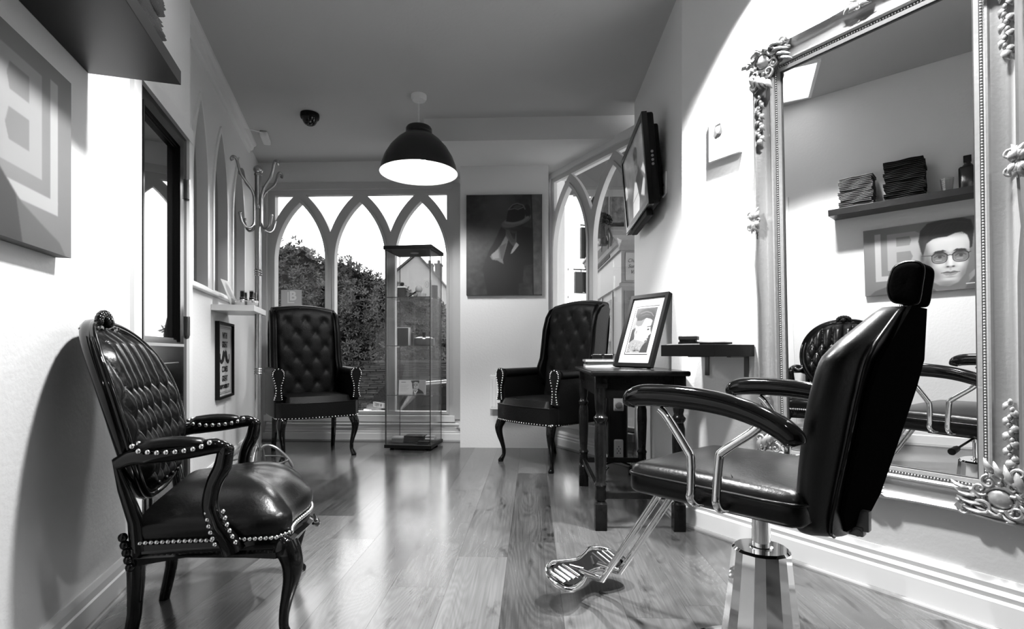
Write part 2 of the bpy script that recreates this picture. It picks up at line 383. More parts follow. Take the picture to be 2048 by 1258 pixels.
# front wall with the big gothic window
def gothic(cxs, w_, z0, zs, rise, ztop, x0, x1, ring=.085):
    holes = [lancet(c, w_, z0, zs, rise) for c in cxs]; n = 10
    r = (rise*rise+w_*w_)/(2*w_); rr = r+ring
    def edge(c, z): return c+w_-r+math.sqrt(max(rr*rr-(z-zs)**2, 0))
    def zlow(c, x): return zs+math.sqrt(max(rr*rr-(x-c-w_+r)**2, 0))
    for a, b in zip(cxs[:-1], cxs[1:]):
        mid = (a+b)/2; zl = zlow(a, mid); L = [(edge(a, zl+(ztop-zl)*i/n), zl+(ztop-zl)*i/n) for i in range(n+1)]
        Rr = [(a+b-x, z) for x, z in reversed(L[1:])]; holes.append(L+Rr)
    for c, xe, s in ((cxs[-1], x1, 1), (cxs[0], x0, -1)):
        xx = c+abs(xe-c); zl = zlow(c, xx)
        if zl < ztop-.02:
            L = [(edge(c, zl+(ztop-zl)*i/n), zl+(ztop-zl)*i/n) for i in range(n+1)]+[(xx, ztop)]
            holes.append(L if s > 0 else [(2*c-x, z) for x, z in reversed(L)])
    return holes
CXF = [-2.137, -1.578, -1.018]
FW = Fr((0, 4.783), (1, 0)); WB = .266
fh = gothic(CXF, .2375, WB, 1.65, .535, 2.255, -2.3745, -.7805)
o = struct(MB().plate([(-2.62, 0), (-.45, 0), (-.45, CH), (-2.62, CH)], [[(-2.44, .22), (-.72, .22), (-.72, 2.30), (-2.44, 2.30)]], 0, .20, XZ).build('wall_front', WALL)); place(o, FW.at(0), 0)
wf = struct(MB().plate([(-2.44, .22), (-.72, .22), (-.72, 2.30), (-2.44, 2.30)], fh, .02, .085, XZ).build('window_4', WFRAME)); place(wf, FW.at(0), 0)
ins = MB()
for c in CXF:   # raised inner moulding round each lancet
    ins.plate(lancet(c, .2375, WB, 1.65, .535, .022), [lancet(c, .2375, WB, 1.65, .535, -.002)], .006, .03, XZ)
ins.build('window_moulding', WFRAME, wf)
MB().box(-2.42, -.74, .052, .056, .24, 2.28).build('pane', GLASS, wf)
MB().rbox(-2.46, -.70, -.03, .02, .175, .235, .006).build('window_sill', TRIM, wf)
place(struct(MB().box(-2.52, -2.45, -.02, 0, 0, 2.33).box(-.72, -.655, -.018, 0, .2, 2.33).box(-2.45, -.72, -.012, 0, 2.30, 2.36).build('trim_window_front', WFRAME)), FW.at(0), 0)
skirting('baseboard_front', FW, -2.47, -.615, .125, True)
pipe = MB().tube([(-2.42, 4.74, .158), (-.72, 4.74, .158), (-.66, 4.735, .158)], .011, 10)
pipe.tube([(-.69, 4.738, .158), (-.655, 4.735, .158)], .016, 10).tube([(-.655, 4.735, .13), (-.655, 4.735, .185)], .012, 10)
for x in (-2.2, -1.3): pipe.box(x-.008, x+.008, 4.735, 4.782, .146, .170)
tag(pipe.build('heating_pipe', TRIM, smooth=40), 'white heating pipe running along the wall under the big front window', 'pipe')
# chimney breast and beam
struct(MB().box(-.612, .134, 4.465, 5.2, 0, 2.38).build('wall_front_pier', WALL))
struct(MB().box(-.81, .80, 3.93, 5.25, 2.38, CH).build('wall_front_beam', WALL))
# bay wall
CXB = [.305, .880]
bh = gothic(CXB, .243, WB, 1.665, .535, 2.30, .057, 1.135)
bh = [[(min(max(x, .03), 1.13), z) for x, z in h] for h in bh]
o = struct(MB().plate([(-.08, 0), (1.16, 0), (1.16, 2.40), (-.08, 2.40)], [[(.02, .22), (1.14, .22), (1.14, 2.34), (.02, 2.34)]], 0, .16, XZ).build('wall_front_bay', WALL)); place(o, BAY.at(0), BAY.a)
wf = struct(MB().plate([(.02, .22), (1.14, .22), (1.14, 2.34), (.02, 2.34)], bh, .02, .052, XZ).build('window_5', WFRAME)); place(wf, BAY.at(0), BAY.a)
ins = MB()
for c in CXB: ins.plate(lancet(c, .243, WB, 1.665, .535, .022), [lancet(c, .243, WB, 1.665, .535, -.002)], .006, .03, XZ)
ins.build('window_moulding', WFRAME, wf)
MB().box(.03, 1.13, .040, .044, .24, 2.32).build('pane', GLASS, wf)
MB().rbox(.0, 1.135, -.03, .02, .175, .235, .006).build('window_sill', TRIM, wf)
skirting('baseboard_front_bay', BAY, .0, 1.12, .13, True)
# right hand walls
struct(MB().box(.712, .90, 2.535, 3.735, 0, CH).build('wall_right', WALL))
o = struct(MB().plate([(-.004, 0), (2.6, 0), (2.6, CH), (-.004, CH)], [], 0, .2, XZ).build('wall_right_mirror', WALL)); place(o, B.at(0), B.a)
skirting('baseboard_right_mirror', B, .0, 2.6, .15, True)
struct(MB().box(.0, 3.3, -1.85, -1.6, 0, CH).box(-.5, .1, -1.85, -1.6, 0, CH).build('wall_back', mat('dark_back_wall', .10, .6)))
e = B.at(2.6); struct(MB().box(e[0]-.0, e[0]+.2, -1.7, e[1]+.1, 0, CH).build('wall_right_back', WALL))
FR_A = Fr((.712, 3.7), (0, -1))
skirting('baseboard_right', FR_A, .0, 1.16, .13, True)

# ceiling light panel, seen in the mirror
pn = thing('light_panel', 'square white ribbed ceiling light panel reflected in the mirror top corner', 'light panel', R(-.915, 2.0)+(CH,), YAW)
MB().plate([(-.31, -.31), (.31, -.31), (.31, .31), (-.31, .31)], [[(-.29, -.29), (.29, -.29), (.29, .29), (-.29, .29)]], -.015, 0, XY).build('frame', TRIM, pn)
LE = mat('lit_diffuser', .8, .4, emit=2.2)
for i in range(10):
    for x0, x1 in ((-.289, -.003), (.003, .289)): MB().box(x0, x1, -.288+i*.0578, -.288+i*.0578+.055, -.010, -.004).build('slat', LE, pn)

# ------------------------------------------------ pendant lamp
pl = thing('pendant_lamp', 'black dome pendant lamp with lit white inside hanging from the ceiling', 'lamp', (-.771, 3.573, CH))
zr = 2.02-CH
MB().lathe([(0, 0), (.052, 0), (.052, -.022), (.044, -.036), (.012, -.040), (0, -.040)], seg=24).build('ceiling_rose', TRIM, pl, smooth=40)
MB().tube([(0, 0, -.04), (0, 0, 2.345-CH)], .0035, 8).build('cord', TRIM, pl)
prof = [(.262, zr), (.260, zr+.004), (.250, zr+.05), (.228, zr+.11), (.192, zr+.17), (.145, zr+.222), (.095, zr+.262), (.084, zr+.270), (.084, zr+.275), (.088, zr+.280), (.088, zr+.300), (.080, zr+.312), (.045, zr+.320), (.02, zr+.322), (.0, zr+.322)]
MB().lathe(prof, seg=48, caps=False).build('shade', mat('shade_black', .010, .33), pl, smooth=35)
inner = [(.262, zr), (.257, zr+.004), (.246, zr+.05), (.224, zr+.108), (.188, zr+.168), (.141, zr+.218), (.09, zr+.258), (0, zr+.268)]
MB().lathe(inner, seg=48, caps=False).build('shade_lining', mat('shade_white_lining', .85, .5), pl, smooth=50, label='white inside of the shade')
MB().tube([(0, 0, zr+.32), (0, 0, zr+.36)], [.016, .010], 12).build('cord_grip', TRIM, pl)
MB().ball((0, 0, zr+.115), (.05, .05, .062), 16, 10).build('bulb', mat('lit_bulb', .9, .4, emit=22), pl, smooth=60)
lamp('pendant_light', 'SPOT', (-.771, 3.573, 2.05), PENDANT_W, .16, (-.771, 3.573, 0), 165, .35)

# dome camera
dc = thing('security_camera', 'small black dome security camera fixed to the ceiling', 'camera', (-1.629, 3.82, CH))
MB().lathe([(.066, 0), (.068, -.02), (.064, -.034), (.056, -.036), (0, -.036)], seg=28).build('base', BLK, dc, smooth=40)
MB().lathe([(.054, -.034), (.050, -.055), (.037, -.075), (.018, -.086), (0, -.089)], seg=28).build('dome', mat('smoked_dome', .006, .05), dc, smooth=60)
MB().ball((.0, -.018, -.062), (.018, .03, .022), 10, 6).build('lens', PLAST, dc, smooth=50)
sd = thing('ceiling_sensor', 'small white ceiling fitting in the corner above the coat stand', 'sensor', M_.at(4.40, -.16, CH), M_.a)
MB().rbox(-.10, .10, -.03, .03, -.045, 0, .012).build('housing', TRIM, sd)
MB().tube([(-.1, 0, -.02), (-.16, .06, -.03), (-.22, .13, -.05)], .004, 6).build('cable', TRIM, sd)

# ------------------------------------------------ coat stand
cs = thing('coat_stand', 'tall silver metal coat stand with curled hooks beside the left wall', 'coat stand', (-1.863, 3.531, 0))
MB().tube([(0, 0, .06), (0, 0, 1.0), (0, 0, 1.13), (0, 0, 2.02)], .021, 16).build('pole', STEEL, cs, smooth=40)
MB().ball((0, 0, 2.045), .031, 16, 10).lathe([(.024, 2.005), (.026, 2.012), (.022, 2.02)], seg=16).build('finial', STEEL, cs, smooth=50)
for z9 in (1.345, .675):
    rg = MB()
    for z in (z9-.015, z9, z9+.015): rg.lathe([(.020, z-.009), (.022, z-.006), (.026, z), (.022, z+.006), (.020, z+.009)], seg=16)
    rg.build('collar', STEEL, cs, smooth=50)
MB().lathe([(.028, 1.775), (.030, 1.78), (.030, 1.80), (.028, 1.805)], seg=16).build('hook_band', STEEL, cs, smooth=40)
hk = None
for k in range(4):
    a = PI/4+k*PI/2+.35
    if hk is None:
        m = MB(); P = [(.030, 1.66), (.030, 1.80), (.033, 1.86), (.055, 1.905), (.09, 1.94), (.125, 1.975), (.145, 2.02), (.155, 2.055), (.168, 2.075), (.185, 2.075), (.194, 2.06), (.188, 2.048)]
        m.tube(*smooth_path([(x, 0, z) for x, z in P], [.0085]*9+[.009, .010, .011], 3), 8)
        P = [(.030, 1.80), (.030, 1.70), (.036, 1.665), (.06, 1.640), (.095, 1.640), (.12, 1.665), (.132, 1.70), (.134, 1.715)]
        m.tube(*smooth_path([(x, 0, z) for x, z in P], [.0085]*7+[.010], 3), 8).ball((.134, 0, 1.72), .012, 8, 6)
        hk = m.build('hook', STEEL, cs, smooth=50); hk.rotation_euler.z = a
    else:
        h2 = hk.copy(); COL.objects.link(h2); h2.parent = cs; h2.rotation_euler.z = a
lg = None
for k in range(4):
    a = .3+k*PI/2
    if lg is None:
        P = [(.021, .22), (.03, .30), (.055, .34), (.09, .30), (.13, .20), (.19, .08), (.235, .02), (.25, .012)]
        P = [(.018, .14), (.035, .165), (.07, .17), (.12, .145), (.17, .095), (.205, .045), (.222, .012)]
        lg = MB().tube(smooth_path([(x, 0, z) for x, z in P]), .011, 8).build('leg', STEEL, cs, smooth=50); lg.rotation_euler.z = a
    else:
        h2 = lg.copy(); COL.objects.link(h2); h2.parent = cs; h2.rotation_euler.z = a
MB().tube([(.19*math.cos(t*PI/12), .19*math.sin(t*PI/12), .065) for t in range(24)], .006, 8, closed=True).build('ring', STEEL, cs, smooth=50)

# ------------------------------------------------ wing chairs
def nailrow(m, pts, n, r=.006, out=(0, 0, 0)):
    P = [Vector(p) for p in pts]; L = [0]
    for a, b in zip(P[:-1], P[1:]): L.append(L[-1]+(b-a).length)
    for i in range(n):
        d = L[-1]*i/(n-1 if n > 1 else 1); j = 0
        while j < len(L)-2 and L[j+1] < d: j += 1
        t = (d-L[j])/max(L[j+1]-L[j], 1e-9); m.ball(P[j].lerp(P[j+1], t)+Vector(out), r, 10, 6) if r > .006 else m.ball(P[j].lerp(P[j+1], t)+Vector(out), r, 8, 5)
    return m
def tuft(x, z, px, pz, zo=0):
    p, q = x/px+(z-zo)/pz, x/px-(z-zo)/pz
    return (abs(math.sin(PI*p/1.0))*abs(math.sin(PI*q/1.0)))**.42
def cab_leg(x, y, dx, dy, top, r=.030):
    s = top/.31; P = []; n = [(0, .31, 1.15), (.010, .285, 1.15), (.018, .25, 1.0), (.014, .20, .78), (.002, .14, .58), (-.006, .09, .48), (-.006, .05, .46), (.004, .022, .60), (.008, .010, .72), (.008, 0, .60)]
    return [(x+dx*o*1.6, y+dy*o*1.6, z*s) for o, z, k in n], [r*k for o, z, k in n]
def wing_chair(label, loc, rot):
    t = thing('wing_chair', label, 'chair', loc, rot, 'black leather wing chairs')
    W, D = .30, .27
    # seat rail and cushion with a bowed front
    def bow(x): return -.275-.045*(1-(x/W)**2)
    m = MB(); pts = [(-W+.02, .25), (-W, -.24)]+[(x/10*W, bow(x/10*W)) for x in range(-9, 10)]+[(W, -.24), (W-.02, .25)]
    m.plate(pts, [], .31, .43, XY).build('seat_rail', LEATHER, t, smooth=40)
    m = MB(); nx = 25; ny = 17
    def cu(u, v):
        x = (u*2-1)*(W-.055); yf = bow(x)+.012; y = yf+(.20-yf)*v; e = min(1, (1-abs(u*2-1))*9, v*11, (1-v)*9); e = max(e, 0)
        return Vector((x, y, .415+.060*math.sqrt(1-(1-e)**2)+.012*math.sin(PI*u)*math.sin(PI*v)-.003*(1 if abs((u*5) % 1-.5) > .46 and v < .9 else 0)))
    m.grid(nx, ny, cu)
    m.plate([(-W+.055, .20), (-W+.055, -.25)]+[(x/10*(W-.055), bow(x/10*(W-.055))+.012) for x in range(-9, 10)]+[(W-.055, -.25), (W-.055, .20)], [], .40, .418, XY)
    m.build('seat_cushion', LEATHER, t, smooth=50)
    m = MB(); m.tube([(x/10*W, bow(x/10*W)+.002, .428) for x in range(-9, 10)], .005, 6).build('piping', LEATHER2, t, smooth=60)
    # tufted inside back
    BTS = [(i*.15+(.075 if j % 2 else 0), .06+.10*(j+4)) for j in range(7) for i in range(-2, 3)]
    def dim(x, z): return .010*max(math.exp(-((x-a)**2+(z-b)**2)/.0007) for a, b in BTS)
    def bk(u, v):
        z = .42+.74*v; hw = .215+.03*v-(.02*max(0, v-.85)/.15); x = (u*2-1)*hw; e = max(0, min(1, (1-abs(u*2-1))*7, (1-v)*10, 1))
        arch = .025*math.cos((u*2-1)*PI/2)*v*v; yb = .205+.115*v
        return Vector((x, yb-.060+dim(x, z)-.004*tuft(x, z, .15, .20, .06)*e-.03*math.sqrt(1-(1-e)**2), z+arch))
    m = MB().grid(57, 61, bk); m.build('inside_back', LEATHER, t, smooth=60)
    bt = MB()
    for j in range(6):
        for i in range(-2, 3):
            x = i*.15+(.075 if j % 2 else 0); z = .06+.10*(j+4)
            if abs(x) < .2 and .47 < z < 1.12: v = (z-.42)/.74; bt.ball((x, .205+.115*v-.064, z), (.011, .005, .011), 8, 5)
    bt.build('button', LEATHER2, t, smooth=60, kind='stuff')
    m = MB(); n = 16
    def ob(u, v):
        z = .33+.83*v; hw = .275+.0*v-(.03*max(0, v-.85)/.15); x = (u*2-1)*hw
        return Vector((x, .245+.115*v+.01*math.cos((u*2-1)*PI/2), z+.028*math.cos((u*2-1)*PI/2)*v*v))
    m.grid(13, 9, ob)
    m.tube([ob(i/12, 1)+Vector((0, -.045, -.012)) for i in range(13)], [(.03, .05)]*13, 12)
    m.build('outside_back', LEATHER, t, smooth=60)
    # wings
    for s in (-1, 1):
        prof = [(.30, .55), (.34, .90), (.37, 1.13), (.345, 1.165), (.29, 1.168), (.235, 1.14), (.195, 1.08), (.165, .98), (.150, .86), (.135, .76), (.11, .70), (.10, .66), (.16, .55)]
        m = MB().plate(prof, [], -.024, .024, YZ); bm = bmesh.new()
        me = m.mesh('w'); bm.from_mesh(me); bmesh.ops.bevel(bm, geom=[e for e in bm.edges if len(e.link_faces) == 2 and e.calc_face_angle(0) > .9], offset=.017, segments=3, affect='EDGES')
        q = MB().frombm(bm, Matrix.Translation((s*.262, 0, 0)) @ Matrix.Rotation(s*.06, 4, 'Z')); q.build('wing', LEATHER, t, smooth=60)
        # arm: panel, roll and scroll front
        q = MB().rbox(s*.285-.025, s*.285+.025, -.235, .24, .315, .66, .014, 3)
        q.tube([(s*.285, -.215, .650), (s*.285, -.1, .652), (s*.285, .18, .66)], [(.034, .045), (.034, .045), (.03, .04)], 14)
        q.build('arm', LEATHER, t, smooth=55)
        sc = [(0, .690), (.030, .684), (.046, .662), (.048, .636), (.036, .600), (.024, .56), (.018, .52), (.024, .480), (.034, .450), (-.030, .450), (-.026, .48), (-.022, .52), (-.026, .56), (-.040, .60), (-.050, .636), (-.046, .664), (-.028, .684)]
        q = MB().plate([(s*.285+x*s, z) for x, z in sc], [], -.252, -.236, XZ); fp = q.build('arm_front', LEATHER2, t, smooth=30)
        nl = MB()
        for x, z in [p for p in sc]: nl.ball((s*.285+x*s*.80, -.254, .57+(z-.57)*.93), .0058, 7, 4)
        for (x0, z0), (x1, z1) in zip(sc[:-1], sc[1:]):
            if abs(z0-z1) > .015: nl.ball((s*.285+(x0+x1)/2*s*.80, -.254, .57+((z0+z1)/2-.57)*.93), .0058, 7, 4)
        nl.build('nailhead', NAIL, fp, smooth=60, kind='stuff')
    nl = MB(); nailrow(nl, [(W-.01, .2, .318), (W+.002, -.24, .318)]+[(x/10*W, bow(x/10*W)-.002, .318) for x in range(9, -10, -1)]+[(-W-.002, -.24, .318), (-W+.01, .2, .318)], 66, .0055)
    nl.build('nailhead_trim', NAIL, t, smooth=60, kind='stuff')
    for s in (-1, 1):
        P, Rr = smooth_path(*cab_leg(s*.255, -.25, s*.5, -.8, .315), 3); q = MB().tube(P, Rr, 10); q.lathe([(.012, 0), (.017, .004), (.017, .014), (.010, .02)], c=(P[-1][0], P[-1][1], 0), seg=12); q.build('leg', LACQ, t, smooth=50)
        MB().tube([(s*.235, .235, .32), (s*.235, .245, .15), (s*.238, .285, .0)], [(.022, .022), (.020, .020), (.017, .017)], 4).build('leg', LACQ, t)
    return t
wing_chair('black leather button-back wing chair between coat stand and glass cabinet', (-1.765, 4.17, 0), math.radians(35))
wing_chair('black leather button-back wing chair under the painting, left of the dark table', (.135, 3.90, 0), math.radians(-47))

# ------------------------------------------------ glass display cabinet
cb = thing('display_cabinet', 'tall narrow glass display cabinet with black top in front of window', 'display cabinet', (-1.004, 4.475, 0), -.10)
w2, d2 = .20, .18
MB().rbox(-w2, w2, -d2, d2, .018, .046, .003).build('base', BLK, cb)
for x in (-1, 1):
    for y in (-1, 1): MB().lathe([(.016, 0), (.018, .018)], c=(x*.15, y*.13, 0), seg=12).build('foot', BLK, cb)
MB().rbox(-w2-.005, w2+.005, -d2-.005, d2+.005, 1.652, 1.682, .003).build('top', BLK, cb)
MB().lathe([(.035, 1.648), (.035, 1.652)], seg=20).build('light_fitting', STEEL, cb)
e = .005
for s in (-1, 1): MB().box(s*(w2-.012)-e/2, s*(w2-.012)+e/2, -d2+.016, d2-.014, .046, 1.652).build('side_panel', CGLASS, cb)
MB().box(-w2+.018, w2-.018, d2-.013, d2-.008, .046, 1.652).build('back_panel', CGLASS, cb)
dr = MB().box(-w2+.008, w2-.008, -d2+.006, -d2+.011, .05, 1.648).build('door', CGLASS, cb)
EDG = mat('glass_edge_dark', .03, .15)
ed = MB()
for x in (-w2+.008, w2-.008): ed.box(x-.0015, x+.0015, -d2+.005, -d2+.012, .05, 1.648)
ed.build('door_edge', EDG, dr)
for s in (-1, 1):
    ed = MB()
    for y in (-d2+.016, d2-.014): ed.box(s*(w2-.012)-.003, s*(w2-.012)+.003, y-.0015, y+.0015, .046, 1.652)
    ed.build('glass_edge', EDG, cb)
MB().tube([(-w2+.03, -d2+.0, .80), (-w2+.03, -d2+.0, .83)], .006, 8).build('knob', STEEL, dr)
SH = (.455, .862, 1.262)
for z in SH:
    sh = MB().box(-w2+.016, w2-.016, -d2+.02, d2-.018, z-.006, z).build('shelf', CGLASS, cb)
    MB().box(-w2+.016, w2-.016, -d2+.019, -d2+.0205, z-.006, z).build('shelf_edge', EDG, sh)
    for s in (-1, 1):
        for y in (-.1, .1): MB().box(s*(w2-.02)-.008, s*(w2-.02)+.008, y-.006, y+.006, z-.014, z-.006).build('shelf_clip', STEEL, sh)
cM = Matrix.Translation((-1.004, 4.475, 0)) @ Matrix.Rotation(-.10, 4, 'Z')
def cabloc(x, y, z): return tuple(cM @ Vector((x, y, z)))
q = thing('perfume_bottle', 'square dark bottle with round black stopper on the top cabinet shelf', 'bottle', cabloc(-.095, -.04, SH[2]), -.1)
MB().rbox(-.034, .034, -.02, .02, 0, .088, .004).build('body', mat('smoky_glass', .02, .08), q); MB().rbox(-.036, .036, -.022, .022, .088, .100, .003).build('collar', TRIM, q)
MB().lathe([(.010, .1), (.010, .108), (.016, .112), (.019, .122), (.014, .134), (0, .138)], seg=14).build('stopper', BLK, q, smooth=50)
q = thing('razor', 'black open cut-throat razor leaning beside the bottle in cabinet', 'razor', cabloc(-.02, .0, SH[2]), -.1)
MB().rbox(-.05, .05, -.006, .006, -.006, .006, .003, M=Matrix.Translation((0, 0, .036)) @ Matrix.Rotation(-.62, 4, 'Y')).build('handle', BLK, q)
MB().rbox(-.055, .0, -.003, .003, .0, .018, .002, M=Matrix.Translation((.01, 0, .022)) @ Matrix.Rotation(-.62, 4, 'Y')).build('blade', STEEL, q)
MB().rbox(-.03, .03, -.012, .012, 0, .010, .003, M=Matrix.Translation((-.02, 0, 0))).build('rest', BLK, q)
q = thing('shaving_brush', 'pale round-headed shaving brush in a clear stand inside cabinet', 'shaving brush', cabloc(.042, -.01, SH[2]))
MB().lathe([(.022, 0), (.024, .004), (.012, .012), (.010, .030), (.017, .042), (.017, .052)], seg=16).build('handle', mat('clear_acrylic', .4, .1), q, smooth=40)
MB().ball((0, 0, .078), (.030, .030, .032), 16, 10).build('bristles', mat('badger_grey', .35, .8), q, smooth=60)
q = thing('shaving_bowl', 'small clear glass shaving bowl beside the pale brush', 'bowl', cabloc(.085, -.05, SH[2]))
MB().lathe([(.018, 0), (.030, .008), (.034, .035), (.031, .035), (.026, .010), (0, .006)], seg=18).build('bowl', mat('clear_acrylic', .4, .1), q, smooth=40)
q = thing('gift_box', 'tall pale box with an oval emblem on the top cabinet shelf', 'box', cabloc(.110, .02, SH[2]), -.05)
MB().rbox(-.028, .028, -.025, .025, 0, .165, .002).build('carton', mat('pale_card', .5, .5), q)
MB().tube([(.016*math.cos(a*PI/8), -.0255, .118+.026*math.sin(a*PI/8)) for a in range(16)], .0013, 5, closed=True).build('emblem', mat('print_dark', .12, .5), q)
text('1', .03, mat('print_dark', .12, .5), parent=q, loc=(0, -.0256, .118))
q = MB().rbox(-.026, .026, -.022, .022, 0, .118, .002).build('cologne_box', BLKM); place(tag(q, 'dark box behind the tall pale oval-emblem box', 'box'), cabloc(.155, .06, SH[2]), -.1)
q = thing('framed_box', 'black square box with white edges on the middle cabinet shelf', 'box', cabloc(-.085, -.03, SH[1]), -.1)
MB().box(-.048, .048, -.018, .018, 0, .150).build('face', BLKM, q)
MB().box(-.052, .052, -.016, .021, .150, .154).box(.048, .053, -.020, .021, 0, .154).build('edge', TRIM, q)
q = MB().rbox(-.010, .010, -.016, .016, 0, .11, .002).build('aftershave_box', BLKM); place(tag(q, 'slim dark box next to the white-edged black box', 'box'), cabloc(-.018, .0, SH[1]), -.1)
q = thing('shaving_tin', 'wide dark round tin with a knobbed lid on middle cabinet shelf', 'tin', cabloc(.085, .0, SH[1]))
MB().lathe([(.080, 0), (.086, .006), (.088, .050), (.082, .058), (.07, .064)], seg=28).build('body', mat('tin_grey', .05, .3), q, smooth=40)
MB().lathe([(.088, .056), (.084, .064), (.05, .074), (0, .076)], seg=28).build('lid', mat('tin_lid', .28, .25, .6), q, smooth=40)
MB().lathe([(.012, .074), (.010, .086), (.016, .090), (.016, .112), (0, .113)], seg=16).build('knob', BLK, q, smooth=40)
# leaflet with a man's face
q = thing('leaflet', 'white leaflet printed with a dark-haired man in suit, lowest cabinet shelf', 'leaflet', cabloc(-.004, -.05, SH[0]), -.02, rotx=-.14)
MB().box(-.115, .115, 0, .002, 0, .118).build('card', WPAPER, q)
A = Art(.228, .116, 150, .86)
A.poly([(.118, 0), (.118, .116), (.228, .116), (.228, 0)], .62, 3)
for i in range(6): A.line([(.012, .075-.010*i), (.085-.01*(i % 3), .075-.010*i)], .0022, .62)
A.line([(.02, .098), (.055, .098)], .005, .45)
A.poly([(.100, .112), (.172, .112), (.168, .090), (.150, .100), (.128, .102), (.118, .07), (.112, .085)], .10, 2)
A.ell(.140, .068, .028, .040, .72); A.poly([(.110, .08), (.122, .09), (.128, .045), (.118, .04)], .18, 2)
A.poly([(.110, .112), (.165, .114), (.172, .095), (.160, .100), (.135, .101), (.120, .088)], .08, 2)
for x in (.130, .152): A.ell(x, .074, .008, .003, .12); A.line([(x-.009, .083), (x+.008, .084)], .003, .12)
A.poly([(.142, .075), (.147, .058), (.139, .057)], .5, 2); A.line([(.131, .044), (.150, .045)], .003, .25)
A.poly([(.120, .0), (.128, .030), (.142, .018), (.165, .045), (.205, .02), (.215, 0)], .10, 1); A.poly([(.130, .004), (.130, .028), (.142, .014), (.158, .036), (.164, .030), (.146, 0)], .9, 1)
A.build('print', q, -.114, -.0006, .001)
for nm, lb, x, y, dx, dy, dz in (('black_case', 'wide flat black case on the floor of the glass cabinet', .01, .0, .085, .05, .055), ('small_case', 'small grey-topped box, left on the cabinet floor', -.125, -.03, .05, .045, .045),
    ('card_box', 'small black and white box, back right on the cabinet floor', .135, .03, .04, .035, .05), ('flat_tin', 'flat dark tin, front right on the cabinet floor', .11, -.09, .045, .03, .022)):
    q = thing(nm, lb, 'box', cabloc(x, y, .047), -.1); MB().rbox(-dx, dx, -dy, dy, 0, dz*.7, .002).build('body', BLKM if nm != 'small_case' else mat('case_grey', .08, .4), q)
    MB().rbox(-dx-.001, dx+.001, -dy-.001, dy+.001, dz*.72, dz, .002).build('lid', BLK if nm in ('black_case', 'flat_tin') else mat('lid_grey', .25, .4), q)
    if nm == 'card_box': MB().box(-dx, dx, -dy-.002, -dy, dz*.45, dz*.62).build('white_band', WPAPER, q)

# ------------------------------------------------ painting on the pier
cv = thing('painting', 'dark painting of a man in a fedora hiding his face, on the pier', 'painting', (-.2375, 4.465, 1.284))
pw, ph = .635, .842
MB().box(-pw/2, pw/2, -.032, -.002, 0, ph).build('canvas', BLKM, cv)
A = Art(pw, ph, 190, .17); k = pw/845.; F = lambda x, y: ((x-82)*k*1.0, (1210-y)*ph/1135.)
A.noise(.10, 6, 3).noise(.05, 22, 9)
A.ell(*F(460, 170), .10, .10, .30, .08); A.ell(*F(430, 420), .10, .16, .23, .1)
A.poly([F(805, 60), F(925, 60), F(940, 1205), F(825, 1205)], .34, 2); B0 = A.a.copy(); A.noise(.08, 16, 5); A.a = np.where(A.X > F(815, 0)[0], A.a, B0)
A.line([F(805, 60), F(822, 600), F(828, 1205)], .008, .04)
A.poly([F(470, 440), F(530, 480), F(620, 520), F(700, 430), F(820, 460), F(825, 860), F(720, 880), F(715, 1070), F(665, 1080), F(665, 1205), F(320, 1205), F(265, 910), F(330, 720), F(390, 620)], .055, 3)
A.poly([F(525, 530), F(560, 560), F(520, 700), F(490, 810), F(500, 860), F(430, 820), F(370, 810), F(345, 770), F(400, 720), F(460, 650)], .46, 2)
A.poly([F(450, 660), F(530, 620), F(490, 800), F(470, 800)], .34, 2); A.poly([F(360, 750), F(440, 690), F(450, 790), F(380, 800)], .58, 2)
A.poly([F(520, 470), F(560, 480), F(620, 590), F(640, 470), F(645, 560), F(640, 620), F(610, 665), F(570, 620), F(525, 540)], .28, 2)
for i in range(4): A.line([F(528+i*22, 478+i*8), F(590+i*12, 610)], .004, .16)
A.poly([F(640, 610), F(672, 645), F(600, 735), F(575, 748), F(590, 700)], .62, 1)
A.poly([F(560, 430), F(720, 410), F(700, 470), F(640, 490), F(590, 480)], .10, 2); A.ell(*F(600, 440), .03, .014, .2, .01)
A.ell(*F(640, 370), .130, .045, .33, .002, .30); A.ell(*F(765, 260), .025, .055, .05, .004, .1)
A.poly([F(525, 385), F(550, 250), F(600, 190), F(650, 172), F(720, 195), F(740, 290), F(730, 350), F(640, 385)], .045, 1)
A.line([F(550, 245), F(600, 190), F(650, 174), F(715, 195), F(738, 240)], .010, .36); A.line([F(552, 245), F(620, 232), F(660, 243), F(725, 215)], .010, .34)
A.ell(*F(650, 212), .036, .015, .24, .004, .1); A.line([F(520, 390), F(600, 402), F(700, 385), F(770, 330)], .020, .40, 1)
A.build('print', cv, -pw/2, -.0325, 0, rough=.5)
# white radiator behind the right wing chair
rd = thing('radiator', 'white panel radiator on the pier behind the right wing chair', 'radiator', (-.165, 4.465, .33))
MB().rbox(-.19, .10, -.075, -.03, 0, .285, .006).build('body', TRIM, rd)
fl_ = MB()
for i in range(11): fl_.rbox(-.18+i*.0255, -.165+i*.0255, -.079, -.070, .02, .262, .003, 1)
fl_.build('flutes', TRIM, rd); gr = MB()
for i in range(14): gr.box(-.185+i*.02, -.178+i*.02, -.074, -.032, .286, .290)
gr.build('grille', TRIM, rd)
for x in (-.15, .06): MB().box(x-.01, x+.01, -.03, -.002, .05, .25).build('bracket', TRIM, rd)

